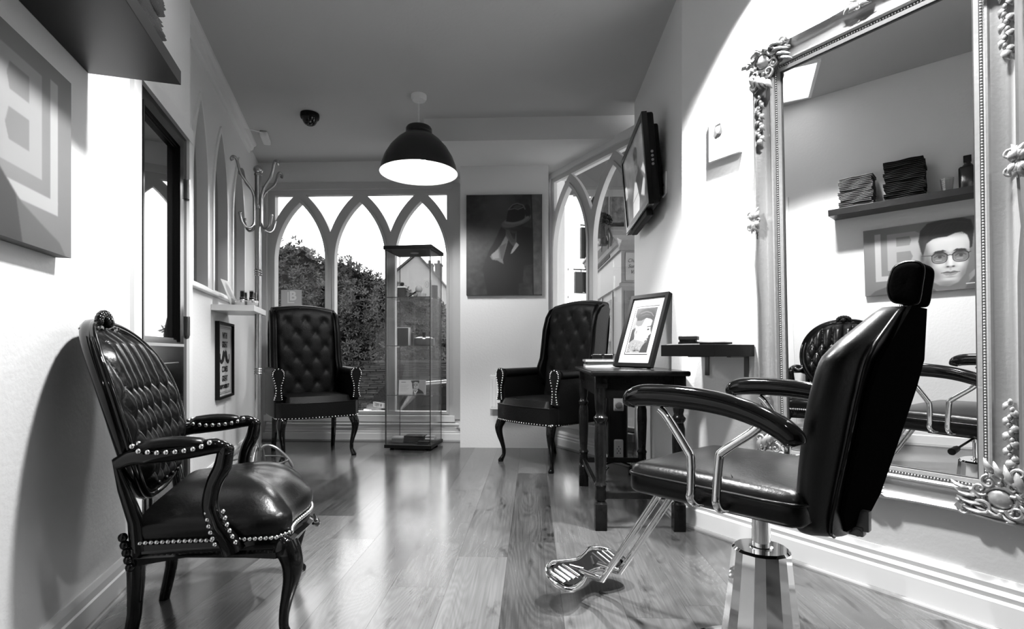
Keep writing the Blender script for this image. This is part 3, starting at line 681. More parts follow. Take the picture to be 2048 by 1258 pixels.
# ------------------------------------------------ carved open-arm chair, front left
LC = thing('carved_armchair', 'black lacquered carved armchair with tufted oval leather back, near left', 'chair', (-.9547, 1.6013, 0), math.radians(110.7))
def sw(a): # seat outline (half width, y) with bowed front, serpentine
    return a
so = [(-.205, .17), (-.225, .05), (-.262, -.10), (-.275, -.175)]
front = [(x/10*.262, -.215-.030*math.cos(x/10*PI/2)**2-.010*math.cos(x/10*PI*1.5)) for x in range(-9, 10)]
outl = so+front+[(-x, y) for x, y in reversed(so)]
def shrink(p, d): c = Vector((0, -.01)); v = Vector(p)-c; return tuple(c+v*(1-d/v.length))
m = MB(); prof = [(0, .262), (-.006, .255), (.004, .285), (-.004, .292), (.004, .300)]; n = len(outl)
rings = [(.012, .250), (.0, .250), (-.006, .262), (.004, .270), (.0, .290), (.008, .300)]
for d, z in rings: m.v += [shrink(p, d)+(z+(.010*math.cos(4*math.atan2(p[1], p[0])) if z < .255 else 0),) for p in outl]
for i in range(len(rings)-1): m.f += [(i*n+k, i*n+(k+1) % n, (i+1)*n+(k+1) % n, (i+1)*n+k) for k in range(n)]
m.f += [tuple(range(n)), tuple((len(rings)-1)*n+k for k in range(n))]
m.build('seat_rail', LACQ, LC, smooth=50)
def catmull(P, per):
    out = []; n = len(P)
    for i in range(n):
        p0, p1, p2, p3 = (Vector(P[(i+j-1) % n]) for j in range(4))
        for k in range(per):
            t = k/per; out.append(tuple(.5*((2*p1)+(p2-p0)*t+(2*p0-5*p1+4*p2-p3)*t*t+(3*p1-p0-3*p2+p3)*t**3)))
    return out
m = MB(); nr = 16; big = outl; n = len(big)
for i in range(nr+1):
    q = i/nr; a = q*PI/2
    if i == 0: z = .292; s = 0.010
    s_ = .004+(.245)*(1-math.cos(a))**.9 if i else .010
    for (x, y) in big:
        L = math.hypot(x, y+.01); f = 1-(1-math.cos(a))
        bulge = 1+.035*math.sin(min(1, q*3.0)*PI)
        f = f**.62 if i else .965
        z = .292+.118*math.sin(a)**.55+.032*math.sin(a)**3
        nz = .0015*math.sin(9*math.atan2(y, x))*math.sin(q*PI)
        m.v.append((x*f*bulge, -.01+(y+.01)*f*bulge, z+nz-(.02*(y+.2) if y > 0 else 0)*math.sin(a)))
m.f += [(i*n+k, i*n+(k+1) % n, (i+1)*n+(k+1) % n, (i+1)*n+k) for i in range(nr) for k in range(n)]; m.f.append(tuple(nr*n+k for k in range(n)))
m.build('seat_cushion', LEATHER2, LC, smooth=70, merge=.0005)
dense = []
for a, b in zip(outl, outl[1:]+outl[:1]):
    dense.append(a)
nl = MB(); nailrow(nl, [shrink(p, -.002)+(.302,) for p in outl], 96, .0068); nl.build('nailhead_trim', NAIL, LC, smooth=60, kind='stuff')
cv_ = MB()
for s in (-1, 1):   # carved knees and rear blocks
    MB().ball((s*.262, -.195, .268), (.030, .028, .034), 10, 8).ball((s*.262, -.218, .262), (.016, .010, .026), 8, 6).build('carved_knee', LACQ, LC, smooth=60)
    kb = MB()
    for k in range(5): kb.ball((s*.207, .180+.004*k, .24+k*.020), (.012, .012, .012), 8, 6)
    kb.build('carved_block', LACQ, LC, smooth=60)
cv_.tube([(-.05, -.262, .262), (-.02, -.27, .250), (0, -.272, .246), (.02, -.27, .250), (.05, -.262, .262)], [.004, .009, .012, .009, .004], 8)
cv_.build('carved_scroll', LACQ, LC, smooth=60)
for s in (-1, 1):
    P, Rr = smooth_path(*cab_leg(s*.255, -.20, s*.5, -.6, .275, .028)); MB().tube(P, Rr, 12).build('leg', LACQ, LC, smooth=50)
    MB().tube([(s*.190, .172, .29), (s*.180, .175, .20), (s*.168, .182, .10), (s*.160, .200, 0)], [.024, .022, .018, .016], 8).build('leg', LACQ, LC, smooth=50)
def backpt(x, z):   # leaning plane, slightly curved
    return Vector((x, .172+.155*(z-.33)/.56-.058*abs(x/.25)**1.8, z))
ov = []
zb, zt = .395, .875
for i in range(64):
    a = 2*PI*i/64; cx, sz = math.cos(a), math.sin(a)
    z = .635+.240*sz if sz > 0 else .635+.235*sz
    hw = .248*(1+.05*sz); x = hw*math.copysign(abs(cx)**.82, cx)
    ov.append((x, z))
m = MB(); m.tube([backpt(x, z) for x, z in ov], [(.024, .020)]*64, 10, closed=True)
m.tube([backpt(x*1.05, .635+(z-.635)*1.05)+Vector((0, -.010, 0)) for x, z in ov], .010, 8, closed=True)
m.tube([backpt(x*.91, .635+(z-.635)*.91)+Vector((0, -.014, 0)) for x, z in ov], .006, 6, closed=True)
m.build('back_frame', LACQ, LC, smooth=60)
for s in (-1, 1): MB().tube([(s*.192, .165, .28), (s*.204, .168, .36), (s*.222, .188, .45), (s*.236, .205, .53)], [(.022, .022), (.020, .020), (.016, .016), (.006, .006)], 8).build('back_post', LACQ, LC, smooth=50)
def bk(u, v):
    z = .397+.476*v; zz = (z-.635)/.240; lim = .236*math.sqrt(max(0, 1-min(1, abs(zz))**2.4))*(1+.05*zz)
    x = (u*2-1)*lim; ee = max(0, min(1, 1-abs(u*2-1)))
    ez = max(0, 1-abs(zz)); e = min(1, ee*6)*min(1, ez*5)
    dome = .050*math.sqrt(max(0, 1-(u*2-1)**2))*math.sqrt(max(0, 1-abs(zz)**2.2))
    t = tuft(x, z, .062, .118, .02)
    if v > .62: q9 = min(1, (v-.62)/.15); t = t*(1-q9)+abs(math.sin(PI*(x/.062)))**.5*q9
    return backpt(x, z)+Vector((0, -.006-dome-.024*t*e, 0))
MB().grid(81, 91, bk).build('tufted_back', LEATHER2, LC, smooth=70)
bt = MB()
for j in range(8):
    for i in range(-4, 5):
        x = i*.062+(.031 if j % 2 else 0); z = .02+.059*(j+6.0)
        zz = (z-.635)/.240; lim = .236*math.sqrt(max(0, 1-min(1, abs(zz))**2.4))
        if abs(x) < lim-.03 and .40 < z < .72: bt.ball(backpt(x, z)+Vector((0, -.012-.05*math.sqrt(max(0, 1-(x/lim)**2))*.9, 0)), (.007, .006, .007), 8, 5)
bt.build('button', LEATHER2, LC, smooth=60, kind='stuff')
nl = MB(); nailrow(nl, [backpt(x*.875, .635+(z-.635)*.875)+Vector((0, -.022, 0)) for x, z in ov+ov[:1]], 132, .0046); nl.build('back_nailheads', NAIL, LC, smooth=60, kind='stuff')
cr = MB(); c0 = backpt(0, .885)+Vector((0, -.014, 0))
for k in range(9):
    a = PI*k/8; cr.ball(c0+Vector((.038*math.cos(a), -.004, .004+.022*math.sin(a))), (.014, .012, .014), 8, 6)
cr.ball(c0+Vector((0, -.014, .004)), (.020, .014, .018), 10, 7)
for s in (-1, 1):
    for k in range(5): cr.ball(c0+Vector((s*(.052+k*.017), .001*k, -.004-.004*k)), (.014, .009, .010-.001*k), 8, 5)
    cr.tube([c0+Vector((s*.03, -.012, -.02)), c0+Vector((s*.06, -.014, -.012)), c0+Vector((s*.10, -.008, -.016)), c0+Vector((s*.13, 0, -.028))], [.006, .007, .005, .003], 6)
cr.build('crest_carving', LACQ, LC, smooth=50)
for s in (-1, 1):   # open arms with padded tops
    P = [(s*.242, .195, .520), (s*.256, .16, .535), (s*.268, .12, .540), (s*.272, .06, .545), (s*.272, .01, .552), (s*.270, -.032, .556), (s*.266, -.060, .548)]
    ar = MB().tube(*smooth_path(P, [(.017, .017), (.020, .018), (.022, .020), (.022, .020), (.022, .020), (.020, .020), (.012, .012)]), 12)
    for k in range(3): ar.tube([(s*(.258+.01*k), -.050, .556-.006*k), (s*(.258+.01*k), .01, .572-.004*k)], [.003, .005], 6)
    ar.ball((s*.268, -.055, .545), (.020, .020, .018), 10, 6)
    A_ = ar.build('arm', LACQ, LC, smooth=50)
    P = [(s*.266, -.054, .545), (s*.266, -.046, .500), (s*.268, -.026, .455), (s*.270, -.018, .400), (s*.268, -.034, .345), (s*.264, -.060, .300), (s*.262, -.070, .272)]
    sp = MB().tube(*smooth_path(P, [(.017, .020), (.018, .022), (.019, .020), (.018, .020), (.020, .022), (.022, .026), (.024, .028)]), 12)
    sp.tube([(x+s*.018, y, z) for x, y, z in P], .004, 6)
    sp.build('arm_support', LACQ, LC, smooth=50)
    m = MB(); PP = [(s*.268, .150-.021*i, .560+.010*math.sin(PI*i/8)) for i in range(9)]
    m.tube(PP, [(.004, .010)]+[(.016, .024)]*7+[(.004, .010)], 12).build('arm_pad', LEATHER2, LC, smooth=60)
    nl = MB()
    for side in (-1, 1): nailrow(nl, [(s*.268+side*.022, .150, .568), (s*.268+side*.027, .135, .556), (s*.268+side*.027, .10, .550), (s*.268+side*.027, .05, .550), (s*.268+side*.027, .005, .556), (s*.268+side*.022, -.020, .568)], 10, .0068)
    nl.build('nailhead', NAIL, A_, smooth=60, kind='stuff')
    nl = MB()
    for d in (-.024, .024): nailrow(nl, [(s*.282, -.055+d, .302), (s*.286, -.040+d*.9, .345), (s*.280, -.030+d*.8, .385)], 6, .0064)
    nl.build('support_nailheads', NAIL, LC, smooth=60, kind='stuff')

# ------------------------------------------------ television
tv = thing('television', 'black flat television tilted down on a wall bracket beside the bay window', 'television', (.617, 3.180, 1.828), math.radians(-91.2), rotx=math.radians(4.6))
tw, th = .74, .49
MB().plate([(-tw/2, -th/2), (tw/2, -th/2), (tw/2, th/2), (-tw/2, th/2)], [[(-tw/2+.030, -th/2+.040), (tw/2-.030, -th/2+.040), (tw/2-.030, th/2-.030), (-tw/2+.030, th/2-.030)]], -.018, .010, XZ).build('bezel', PLAST, tv)
MB().rbox(-tw/2+.004, tw/2-.002, -.008, .045, -th/2+.004, th/2-.002, .012).build('housing', BLKM, tv)
MB().rbox(-tw/2+.05, tw/2-.04, .040, .075, -th/2+.05, th/2-.05, .012).build('back_cover', BLK, tv)
MB().rbox(-.25, .25, -.010, .03, -th/2-.03, -th/2+.005, .008).build('speaker_bar', BLKM, tv)
MB().tube([(-tw/2+.01, -.019, -th/2+.010), (0, -.020, -th/2+.004), (tw/2-.01, -.019, -th/2+.010)], .003, 6).build('trim_strip', STEEL, tv)
bt = MB()
for k in range(4): bt.tube([(tw/2+.0, .02, .03-k*.022), (tw/2+.004, .02, .03-k*.022)], .007, 10)
bt.build('button', STEEL, tv, smooth=40)
A = Art(tw-.06, th-.07, 150, .42); W_, H_ = tw-.06, th-.07
A.noise(.10, 9, 4)
A.poly([(0, .42*H_), (.12*W_, .42*H_), (.10*W_, .60*H_), (0, .62*H_)], .9, 1)
A.poly([(.44*W_, .0), (.50*W_, .34*H_), (.60*W_, .55*H_), (.70*W_, .60*H_), (.86*W_, .34*H_), (.96*W_, .12*H_), (1*W_, 0)], .07, 2)
A.ell(.60*W_, .66*H_, .080*W_, .17*H_, .40, .004); A.ell(.60*W_, .80*H_, .085*W_, .085*H_, .10, .004); A.poly([(.66*W_, .55*H_), (.69*W_, .8*H_), (.64*W_, .84*H_), (.65*W_, .6*H_)], .09, 2)
for x in (.565, .62): A.ell(x*W_, .685*H_, .014*W_, .014*H_, .08)
A.line([(.57*W_, .57*H_), (.62*W_, .57*H_)], .006, .15)
A.poly([(.30*W_, 0), (.36*W_, .25*H_), (.50*W_, .46*H_), (.58*W_, .42*H_), (.66*W_, .16*H_), (.60*W_, 0)], .97, 1)
A.poly([(.72*W_, .18*H_), (.86*W_, .34*H_), (.92*W_, .30*H_), (.86*W_, .10*H_)], .92, 1); A.poly([(.80*W_, .48*H_), (.90*W_, .52*H_), (.98*W_, .36*H_), (.94*W_, .34*H_)], .92, 1)
A.line([(.32*W_, .22*H_), (.62*W_, .26*H_)], .004, .5)
scr = A.build('screen', tv, -tw/2+.03, -.010, -th/2+.04, rough=.12)
bs = MATS['print_0.12'].node_tree; bs.links.new(bs.nodes['Attribute'].outputs['Color'], bs.nodes['Principled BSDF'].inputs['Emission Color']); bs.nodes['Principled BSDF'].inputs['Emission Strength'].default_value = .8
bs.links.remove(bs.nodes['Principled BSDF'].inputs['Base Color'].links[0]); bs.nodes['Principled BSDF'].inputs['Base Color'].default_value = (.01, .01, .01, 1)
MB().box(-.06, .06, .075, .088, -.06, .06).tube([(0, .08, 0), (0, .094, 0)], .03, 12).build('wall_bracket', BLK, tv)
q = MB().rbox(-.012, 0, -.04, .04, -.06, .06, .004).build('bracket_plate', TRIM); place(tag(q, 'white wall plate with a plug behind the television', 'wall plate'), (.712, 2.86, 1.70))
cbm = MB().tube([(.700, 2.86, 1.70), (.685, 2.92, 1.66), (.682, 3.0, 1.66), (.69, 3.05, 1.70)], .004, 6).build('television_cable', BLK, smooth=40); tag(cbm, 'black cable looping from the wall plate to the television', 'cable')

# ------------------------------------------------ dark side table
tb = thing('side_table', 'dark wooden side table with turned legs against the right wall', 'table', (.484, 2.82, 0), 0)
TW, TD, TH = .22, .45, .72
MB().rbox(-TW-.005, TW-.003, -TD, TD, TH-.024, TH, .008).build('tabletop', DWOOD, tb)
ap = MB()
for s in (-1, 1): ap.box(s*(TW-.05)-.01, s*(TW-.05)+.01, -TD+.06, TD-.06, TH-.125, TH-.024).box(-TW+.06, TW-.06, s*(TD-.05)-.01, s*(TD-.05)+.01, TH-.125, TH-.024)
ap.build('apron', DWOOD, tb)
for sx in (-1, 1):
    for sy in (-1, 1):
        c = (sx*(TW-.045), sy*(TD-.050), 0); h = .027
        lp = MB().rbox(c[0]-h, c[0]+h, c[1]-h, c[1]+h, 0, .120, .004).rbox(c[0]-h, c[0]+h, c[1]-h, c[1]+h, .64, TH-.024, .003)
        lp.lathe([(.028, .118), (.020, .130), (.026, .140), (.024, .185), (.026, .20), (.030, .205), (.026, .212), (.022, .22), (.026, .30), (.029, .40), (.028, .46), (.022, .485), (.030, .497), (.032, .508), (.024, .515), (.020, .525), (.024, .54), (.028, .60), (.027, .645)], c=c, seg=18)
        lp.build('leg', DWOOD, tb, smooth=40)
st_ = MB()
for s in (-1, 1): st_.rbox(s*(TW-.045)-.011, s*(TW-.045)+.011, -TD+.07, TD-.07, .14, .17, .003).rbox(-TW+.06, TW-.06, s*(TD-.05)-.011, s*(TD-.05)+.011, .14, .17, .003)
st_.build('stretcher', DWOOD, tb)
# framed portrait leaning on the table
c_ = R(.6195, 2.73)
nx_, ny_ = -.84, -.54  # facing
fxx, fyy = R(.141, -.22); fa = math.atan2(fyy, fxx)
fp = thing('framed_photo', 'black framed profile portrait propped on the dark table', 'picture frame', (c_[0], c_[1], .7275), fa, rotx=-math.radians(20))
fw, fh2 = .262, .405
MB().plate([(-fw/2, 0), (fw/2, 0), (fw/2, fh2), (-fw/2, fh2)], [[(-fw/2+.020, .020), (fw/2-.020, .020), (fw/2-.020, fh2-.020), (-fw/2+.020, fh2-.020)]], -.012, .014, XZ).build('frame', BLK, fp)
MB().box(-fw/2+.01, fw/2-.01, .004, .012, .01, fh2-.01).build('backing', BLKM, fp)
mw, mh = fw-.04, fh2-.04
A = Art(mw, mh, 150, .95)
x0, x1, y0, y1 = .18*mw, .82*mw, .16*mh, .85*mh
A.poly([(x0-.012, y0-.012), (x1+.010, y0-.012), (x1+.010, y1+.012), (x0-.012, y1+.012)], .12, 0); A.poly([(x0-.006, y0-.006), (x1+.010, y0-.006), (x1+.010, y1+.006), (x0-.006, y1+.006)], .93, 0)
G = lambda a, b: (x0+(x1-x0)*a, y0+(y1-y0)*b)
A.poly([G(0, 0), G(1, 0), G(1, 1), G(0, 1)], .20, 0)
A.poly([G(0, .82), G(0, .50), G(.18, .58), G(.12, .76)], .55, 2)  # pale reflection at the left edge, painted into the print
A.poly([G(0, .22), G(.0, .0), G(.62, 0), G(.70, .14), G(.80, .22), G(.60, .36), G(.20, .30)], .55, 1)
for i in range(60): A.ell(*G(random.uniform(0, .62), random.uniform(.0, .22)), .002, .0015, random.choice((.2, .35, .8)))
A.poly([G(.18, .50), G(.22, .30), G(.60, .26), G(.86, .22), G(.88, .27), G(.84, .30), G(.90, .32), G(.87, .36), G(.98, .42), G(.90, .52), G(.88, .60), G(.90, .70), G(.84, .76), G(.55, .80), G(.22, .76), G(.12, .62)], .78, 1)
A.ell(*G(.24, .46), .012, .022, .75, .003); A.ell(*G(.25, .46), .006, .013, .5, .002)
A.poly([G(.10, .80), G(.12, .62), G(.26, .58), G(.44, .60), G(.50, .70), G(.56, .78), G(.3, .88)], .42, 4); A.poly([G(.08, .84), G(.14, .72), G(.36, .72), G(.58, .77), G(.80, .74), G(.93, .70), G(.98, .82), G(.86, .94), G(.55, .985), G(.24, .95)], .05, 1)
A.line([G(.22, .88), G(.5, .92), G(.75, .88), G(.9, .80)], .005, .34, 1); A.line([G(.30, .82), G(.5, .85), G(.72, .83)], .004, .26, 1)
A.line([G(.72, .57), G(.92, .58)], .005, .08, 1); A.ell(*G(.80, .51), .008, .005, .1, .002); A.poly([G(.74, .24), G(.86, .22), G(.88, .27), G(.78, .28)], .35, 1); A.line([G(.80, .305), G(.90, .32)], .0025, .15)
A.line([G(.3, .04), G(.42, .07), G(.36, .03), G(.5, .06), G(.6, .04)], .003, .06)
A.build('print', fp, -mw/2, .0, .020, rough=.3)
MB().box(-mw/2, mw/2, -.004, -.0025, .02, fh2-.02).build('pane', glass('picture_glass', .98, 1.3), fp)
MB().tube([(0, .014, .27), (.01, .10, .10), (0, .115, -.042)], [(.004, .016)]*3, 8).build('strut', BLK, fp)
# books, glasses case and tumbler on the table
BW = [('book', 'pale paperback at the bottom of the stack on the dark table', .0, .0, .0, .016), ('book', 'white book in the middle of the stack on the table', .006, .01, .0165, .014), ('book', 'grey-edged book on top of the stack beneath the black glasses case', -.004, -.01, .031, .012)]
for i, (nm, lb, dx, dy, z, h) in enumerate(BW):
    q = thing(nm, lb, 'book', (.395+dx, 3.065+dy, .7205+z), .02*(i-1), 'books stacked on the dark table')
    MB().box(-.093, .093, -.07, .068, .0015, h-.0015).build('pages', WPAPER, q)
    cvm = MB().box(-.096, .096, -.072, .070, 0, .0015).box(-.096, .096, -.072, .070, h-.0015, h).box(-.096, -.093, -.072, .070, 0, h); cvm.build('cover', [mat('cover_pale', .5, .4), mat('cover_dark', .06, .4), mat('cover_mid', .25, .4)][i], q)
q = thing('book', 'white book lying alone behind the framed portrait', 'book', (.555, 3.07, .7205), .05, 'books stacked on the dark table')
MB().box(-.06, .06, -.07, .07, .002, .026).build('pages', WPAPER, q); MB().box(-.063, .063, -.072, .072, 0, .002).box(-.063, .063, -.072, .072, .026, .029).box(-.063, -.060, -.072, .072, 0, .029).build('cover', WPAPER, q)
q = thing('sunglasses', 'black folded sunglasses lying on top of the book stack', 'sunglasses', (.40, 3.03, .7645))
for s in (-1, 1): MB().rbox(s*.032-.028, s*.032+.028, -.004, .004, .0, .030, .004).build('lens', PLAST, q)
MB().tube([(-.062, .002, .026), (-.062, .03, .02), (.03, .036, .006)], .003, 6).tube([(.062, .002, .026), (.062, .026, .02), (-.03, .030, .006)], .003, 6).box(-.006, .006, -.003, .003, .018, .026).build('temple', PLAST, q)
q = thing('tumbler', 'small clear glass tumbler on the table beside the framed portrait', 'glass', (.455, 2.86, .7205))
MB().lathe([(.021, 0), (.027, .075), (.0255, .075), (.0195, .006), (0, .006)], seg=24).build('glass', glass('tumbler_glass', .9, 1.5), q, smooth=40)

# ------------------------------------------------ oil-filled heater under the table
ht = thing('oil_heater', 'black oil-filled electric heater with grey controls standing beneath the table', 'heater', (.560, 3.60, 0), 0)
for i in range(7): MB().rbox(-.058, .058, -.05+i*.045, -.026+i*.045, .11, .64, .008).build('fin', BLK, ht)
MB().rbox(-.065, .065, -.105, -.055, .08, .66, .012).build('control_housing', PLAST, ht)
MB().rbox(-.030, .036, -.112, -.100, .42, .63, .006).build('control_panel', GREYP, ht)
MB().tube([(0.003, -.112, .46), (0.003, -.128, .46)], [.024, .020], 18).build('thermostat_knob', mat('knob_grey', .12, .35), ht, smooth=40)
MB().rbox(-.013, .018, -.116, -.110, .515, .55, .002).build('switch', BLK, ht)
MB().lathe([(.018, 0), (.020, .004), (0, .010)], c=(.003, -.112, .60), seg=14, M=Matrix.Rotation(PI/2, 4, 'X')).build('dial', BLK, ht, smooth=40)
MB().rbox(-.028, .034, -.114, -.100, .095, .235, .010).build('vent_cover', mat('vent_grey', .4, .4), ht)
h = MB()
for a, b in ((0, 0), (-.010, .014), (.010, .014), (0, .028), (-.010, -.014), (.010, -.014)): h.box(.003+a-.003, .003+a+.003, -.1155, -.1135, .16+b-.003, .16+b+.003)
h.build('vent_hole', BLK, ht)
for x in (-.085, .085):
    MB().tube([(0, -.07, .09), (x, -.07, .06)], .006, 6).lathe([(.024, -.010), (.024, .010)], c=(x, -.07, .024), seg=14, M=Matrix.Rotation(PI/2, 4, 'Y')).build('castor', BLK, ht, smooth=40)
q = MB().tube([(.50, 3.50, .05), (.46, 3.48, .012), (.42, 3.52, .008), (.44, 3.58, .008), (.50, 3.60, .03)], .004, 6).build('heater_cord', BLK, smooth=40); tag(q, 'black heater cable coiled on the floor below the table', 'cable')
MB().box(-.025, .02, -.1008, -.1002, .36, .372).build('maker_plate', STEEL, ht)

# ------------------------------------------------ small black shelf next to the mirror
sl = thing('floating_shelf', 'small black floating shelf on the right wall beside the mirror', 'shelf', B.at(0), B.a)
MB().rbox(.105, .372, -.262, -.004, .786, .834, .0015).build('board', BLK, sl)
for x in (.14, .335):
    MB().box(x-.010, x+.010, -.006, -.001, .70, .786).box(x-.010, x+.010, -.12, -.004, .782, .786).build('bracket', mat('bracket_steel', .10, .35, .6), sl)
Bm = Matrix.Translation(B.at(0)) @ Matrix.Rotation(B.a, 4, 'Z')
bl = lambda x, y, z: tuple(Bm @ Vector((x, y, z)))
q = thing('hairbrush', 'black neck brush on the small black shelf beside the mirror', 'brush', bl(.24, -.17, .8345), B.a+.5)
MB().tube([(-.09, 0, .007), (-.06, 0, .008), (-.02, 0, .007), (.03, 0, .006), (.09, 0, .006), (.12, 0, .006)], [(.006, .02), (.007, .026), (.007, .022), (.005, .008), (.006, .012), (.004, .006)], 10).build('handle', BLK, q, smooth=50)
MB().rbox(-.085, -.02, -.022, .022, .012, .022, .003).rbox(-.088, -.012, -.026, .026, .020, .036, .003).build('bristles', BLKM, q)
q = thing('comb', 'pale comb lying on the small black shelf', 'comb', bl(.19, -.22, .8345), B.a+.2)
MB().box(-.07, .07, -.003, .003, 0, .004).build('spine', mat('comb_pale', .35, .4), q); tt = MB()
for i in range(30): tt.box(-.068+i*.0046, -.066+i*.0046, -.02, -.003, 0, .003)
tt.build('teeth', mat('comb_pale', .35, .4), q)

# small canvas with a tiny portrait, high on the right wall
q = thing('small_canvas', 'small white canvas with a tiny grey portrait, high beside the mirror', 'picture', B.at(.2375, 0, 1.647), B.a)
MB().box(-.0765, .0765, -.018, -.001, 0, .205).build('canvas', WPAPER, q)
A = Art(.153, .205, 90, .96)
A.poly([(.022, .105), (.030, .150), (.060, .155), (.070, .110), (.060, .098), (.030, .092)], .42, 2); A.ell(.046, .134, .012, .018, .85); A.poly([(.030, .098), (.044, .112), (.064, .105), (.058, .094), (.034, .090)], .15, 1); A.poly([(.034, .150), (.056, .154), (.058, .144), (.036, .144)], .25, 1)
A.line([(.02, .02), (.045, .022)], .002, .7)
A.build('print', q, -.0765, -.0185, 0)

# ------------------------------------------------ ornate wall mirror
mr = thing('wall_mirror', 'large ornate silver-framed mirror hanging on the right wall', 'mirror', B.at(.814, -.010, .340), B.a+math.radians(.75), rotx=math.radians(2.0))
IX, IB, IT = .287, .088, 1.528; FWD = .115
def loop(d): return [(-IX-d, IB-d), (IX+d, IB-d), (IX+d, IT+d), (-IX-d, IT+d)]
def wavy(d):  # gently shaped outer outline
    out = []; c = loop(d); n = 24
    for k in range(4):
        (xa, za), (xb, zb) = c[k], c[(k+1) % 4]; L = math.hypot(xb-xa, zb-za); nx, nz = (zb-za)/L, -(xb-xa)/L
        for i in range(n):
            t = i/n; s = t*L; bul = 0
            if d > .1:
                bul = -.010*(1-math.exp(-((min(s, L-s))/.10)**4))+.008*math.exp(-((s-L/2)/.07)**2)
            out.append((xa+(xb-xa)*t+nx*bul, za+(zb-za)*t+nz*bul))
    return out
prof = [(-.002, .004), (.000, .014), (.012, .016), (.012, .012), (.022, .012), (.023, .020), (.028, .026), (.034, .026), (.038, .020), (.044, .018), (.056, .012), (.070, .012), (.086, .020), (.098, .032), (.104, .036), (.110, .034), (.115, .022), (.116, .0)]
m = MB(); n = 96
for d, h in prof: m.v += [(x, -h, z) for x, z in wavy(d)]
m.f = [(i*n+k, i*n+(k+1) % n, (i+1)*n+(k+1) % n, (i+1)*n+k) for i in range(len(prof)-1) for k in range(n)]
m.build('frame', SILVER, mr, smooth=35)
MB().box(-IX-.004, IX+.004, -.006, -.004, IB-.004, IT+.004).build('mirror_glass', mat('mirror_silvering', .93, .0, 1), mr)
fo = MB(); ic = loop(-.003); fo.plate(loop(.001), [loop(-.004)], -.0105, -.0062, XZ); fo.build('rebate', mat('rebate_dark', .05, .4), mr)
bd = MB(); c = loop(.017)
for k in range(4):
    (xa, za), (xb, zb) = c[k], c[(k+1) % 4]; L = math.hypot(xb-xa, zb-za); q = int(L/.0085)
    for i in range(q): t = (i+.5)/q; bd.ball((xa+(xb-xa)*t, -.0145, za+(zb-za)*t), .0038, 6, 4)
bd.build('bead_string', SILVER, mr, smooth=60, kind='stuff')
def spiral(m, cx, cz, r0, a0, turns, sgn, w=.006, y=-.04, scale=1):
    P = []; R_ = []
    for i in range(int(18*turns)+1):
        t = i/(18*turns); r = r0*(1-.82*t); a = a0+sgn*t*turns*2*PI
        P.append((cx+r*math.cos(a), y-.006*t, cz+r*math.sin(a))); R_.append(w*(1-.5*t))
    m.tube(P, R_, 7)
def leaf(m, x, z, a, L, w, y=-.036, curl=.25):
    P = [(x+L*t*math.cos(a+curl*t), y-.012*math.sin(PI*t), z+L*t*math.sin(a+curl*t)) for t in (0, .15, .35, .6, .85, 1)]
    m.tube(P, [(w*.3, w*.25), (w*.45, w*.8), (w*.5, w), (w*.45, w*.8), (w*.3, w*.4), (w*.1, w*.1)], 8)
cm = MB()
# corner cartouche built for the upper left: corner at (0,0), x right, z down is negative
cm.ball((.062, -.036, -.062), (.030, .014, .026), 16, 10, M=Matrix.Rotation(.6, 4, 'Y'))
cm.tube([(.062+.038*math.cos(a*PI/10), -.038, -.062+.034*math.sin(a*PI/10)) for a in range(20)], .0055, 7, closed=True)
for i in range(12): a = i*PI/6; cm.ball((.062+.047*math.cos(a), -.037, -.062+.043*math.sin(a)), (.0085, .008, .0085), 7, 5)
spiral(cm, .030, -.100, .026, 1.2, 1.2, 1); spiral(cm, .100, -.030, .026, .4, 1.2, -1); spiral(cm, .028, -.034, .022, 0, 1.1, 1); spiral(cm, .020, -.140, .018, 1.0, 1.1, -1); spiral(cm, .140, -.020, .018, .6, 1.1, 1)
for i in range(4):
    leaf(cm, .085+.016*i, -.018-.020*i, -.02-.10*i, .070-.008*i, .013, curl=-.12); leaf(cm, .018+.020*i, -.085-.016*i, -PI/2+.02+.10*i, .070-.008*i, .013, curl=.12)
for i in range(3): leaf(cm, .004+.01*i, -.03-.032*i, -1.45, .034, .008, curl=.5); leaf(cm, .03+.032*i, -.004-.01*i, -.12, .034, .008, curl=-.5)
spiral(cm, .105, -.085, .020, 2.4, 1.1, -1, .005); spiral(cm, .085, -.108, .020, 4.8, 1.1, 1, .005)
cm.plate([(.006, -.006), (.15, -.006), (.17, -.02), (.13, -.075), (.105, -.105), (.075, -.13), (.02, -.17), (.006, -.15)], [], -.034, -.010, XZ)
cme = cm.mesh('corner_ornament', SILVER, 50)
def mir(me, sx, sz, name):
    k = me.copy(); k.transform(Matrix.Diagonal((sx, 1, sz, 1)))
    if sx*sz < 0: k.flip_normals()
    return k
OX, OT, OB = IX+FWD, IT+FWD, IB-FWD+.012
for sx, sz, x, z in ((1, 1, -OX, OT), (-1, 1, OX, OT), (1, -1, -OX, OB), (-1, -1, OX, OB)):
    o = bpy.data.objects.new('corner_ornament', cme if sx*sz == 1 and sx == 1 else mir(cme, sx, sz, 'c')); COL.objects.link(o); o.parent = mr; o.location = (x, 0, z)
def garland(L, wid=.009):
    g = MB(); n = int(L/.020)
    for i in range(n):
        s = (i+.5)/n*L; w_ = wid*(1.25-.5*abs(i/n-.5)); g.ball((.004*math.sin(i*1.7), -.030, -s), (w_*.7, .010, .010), 8, 5)
        leaf(g, (.006 if i % 2 else -.006), -s, -PI/2+(.35 if i % 2 else -.35), .026, w_*1.0, y=-.022, curl=0)
    leaf(g, 0, -L, -PI/2, .032, .012, y=-.026); return g
gm = garland(.17).mesh('garland', SILVER, 55)
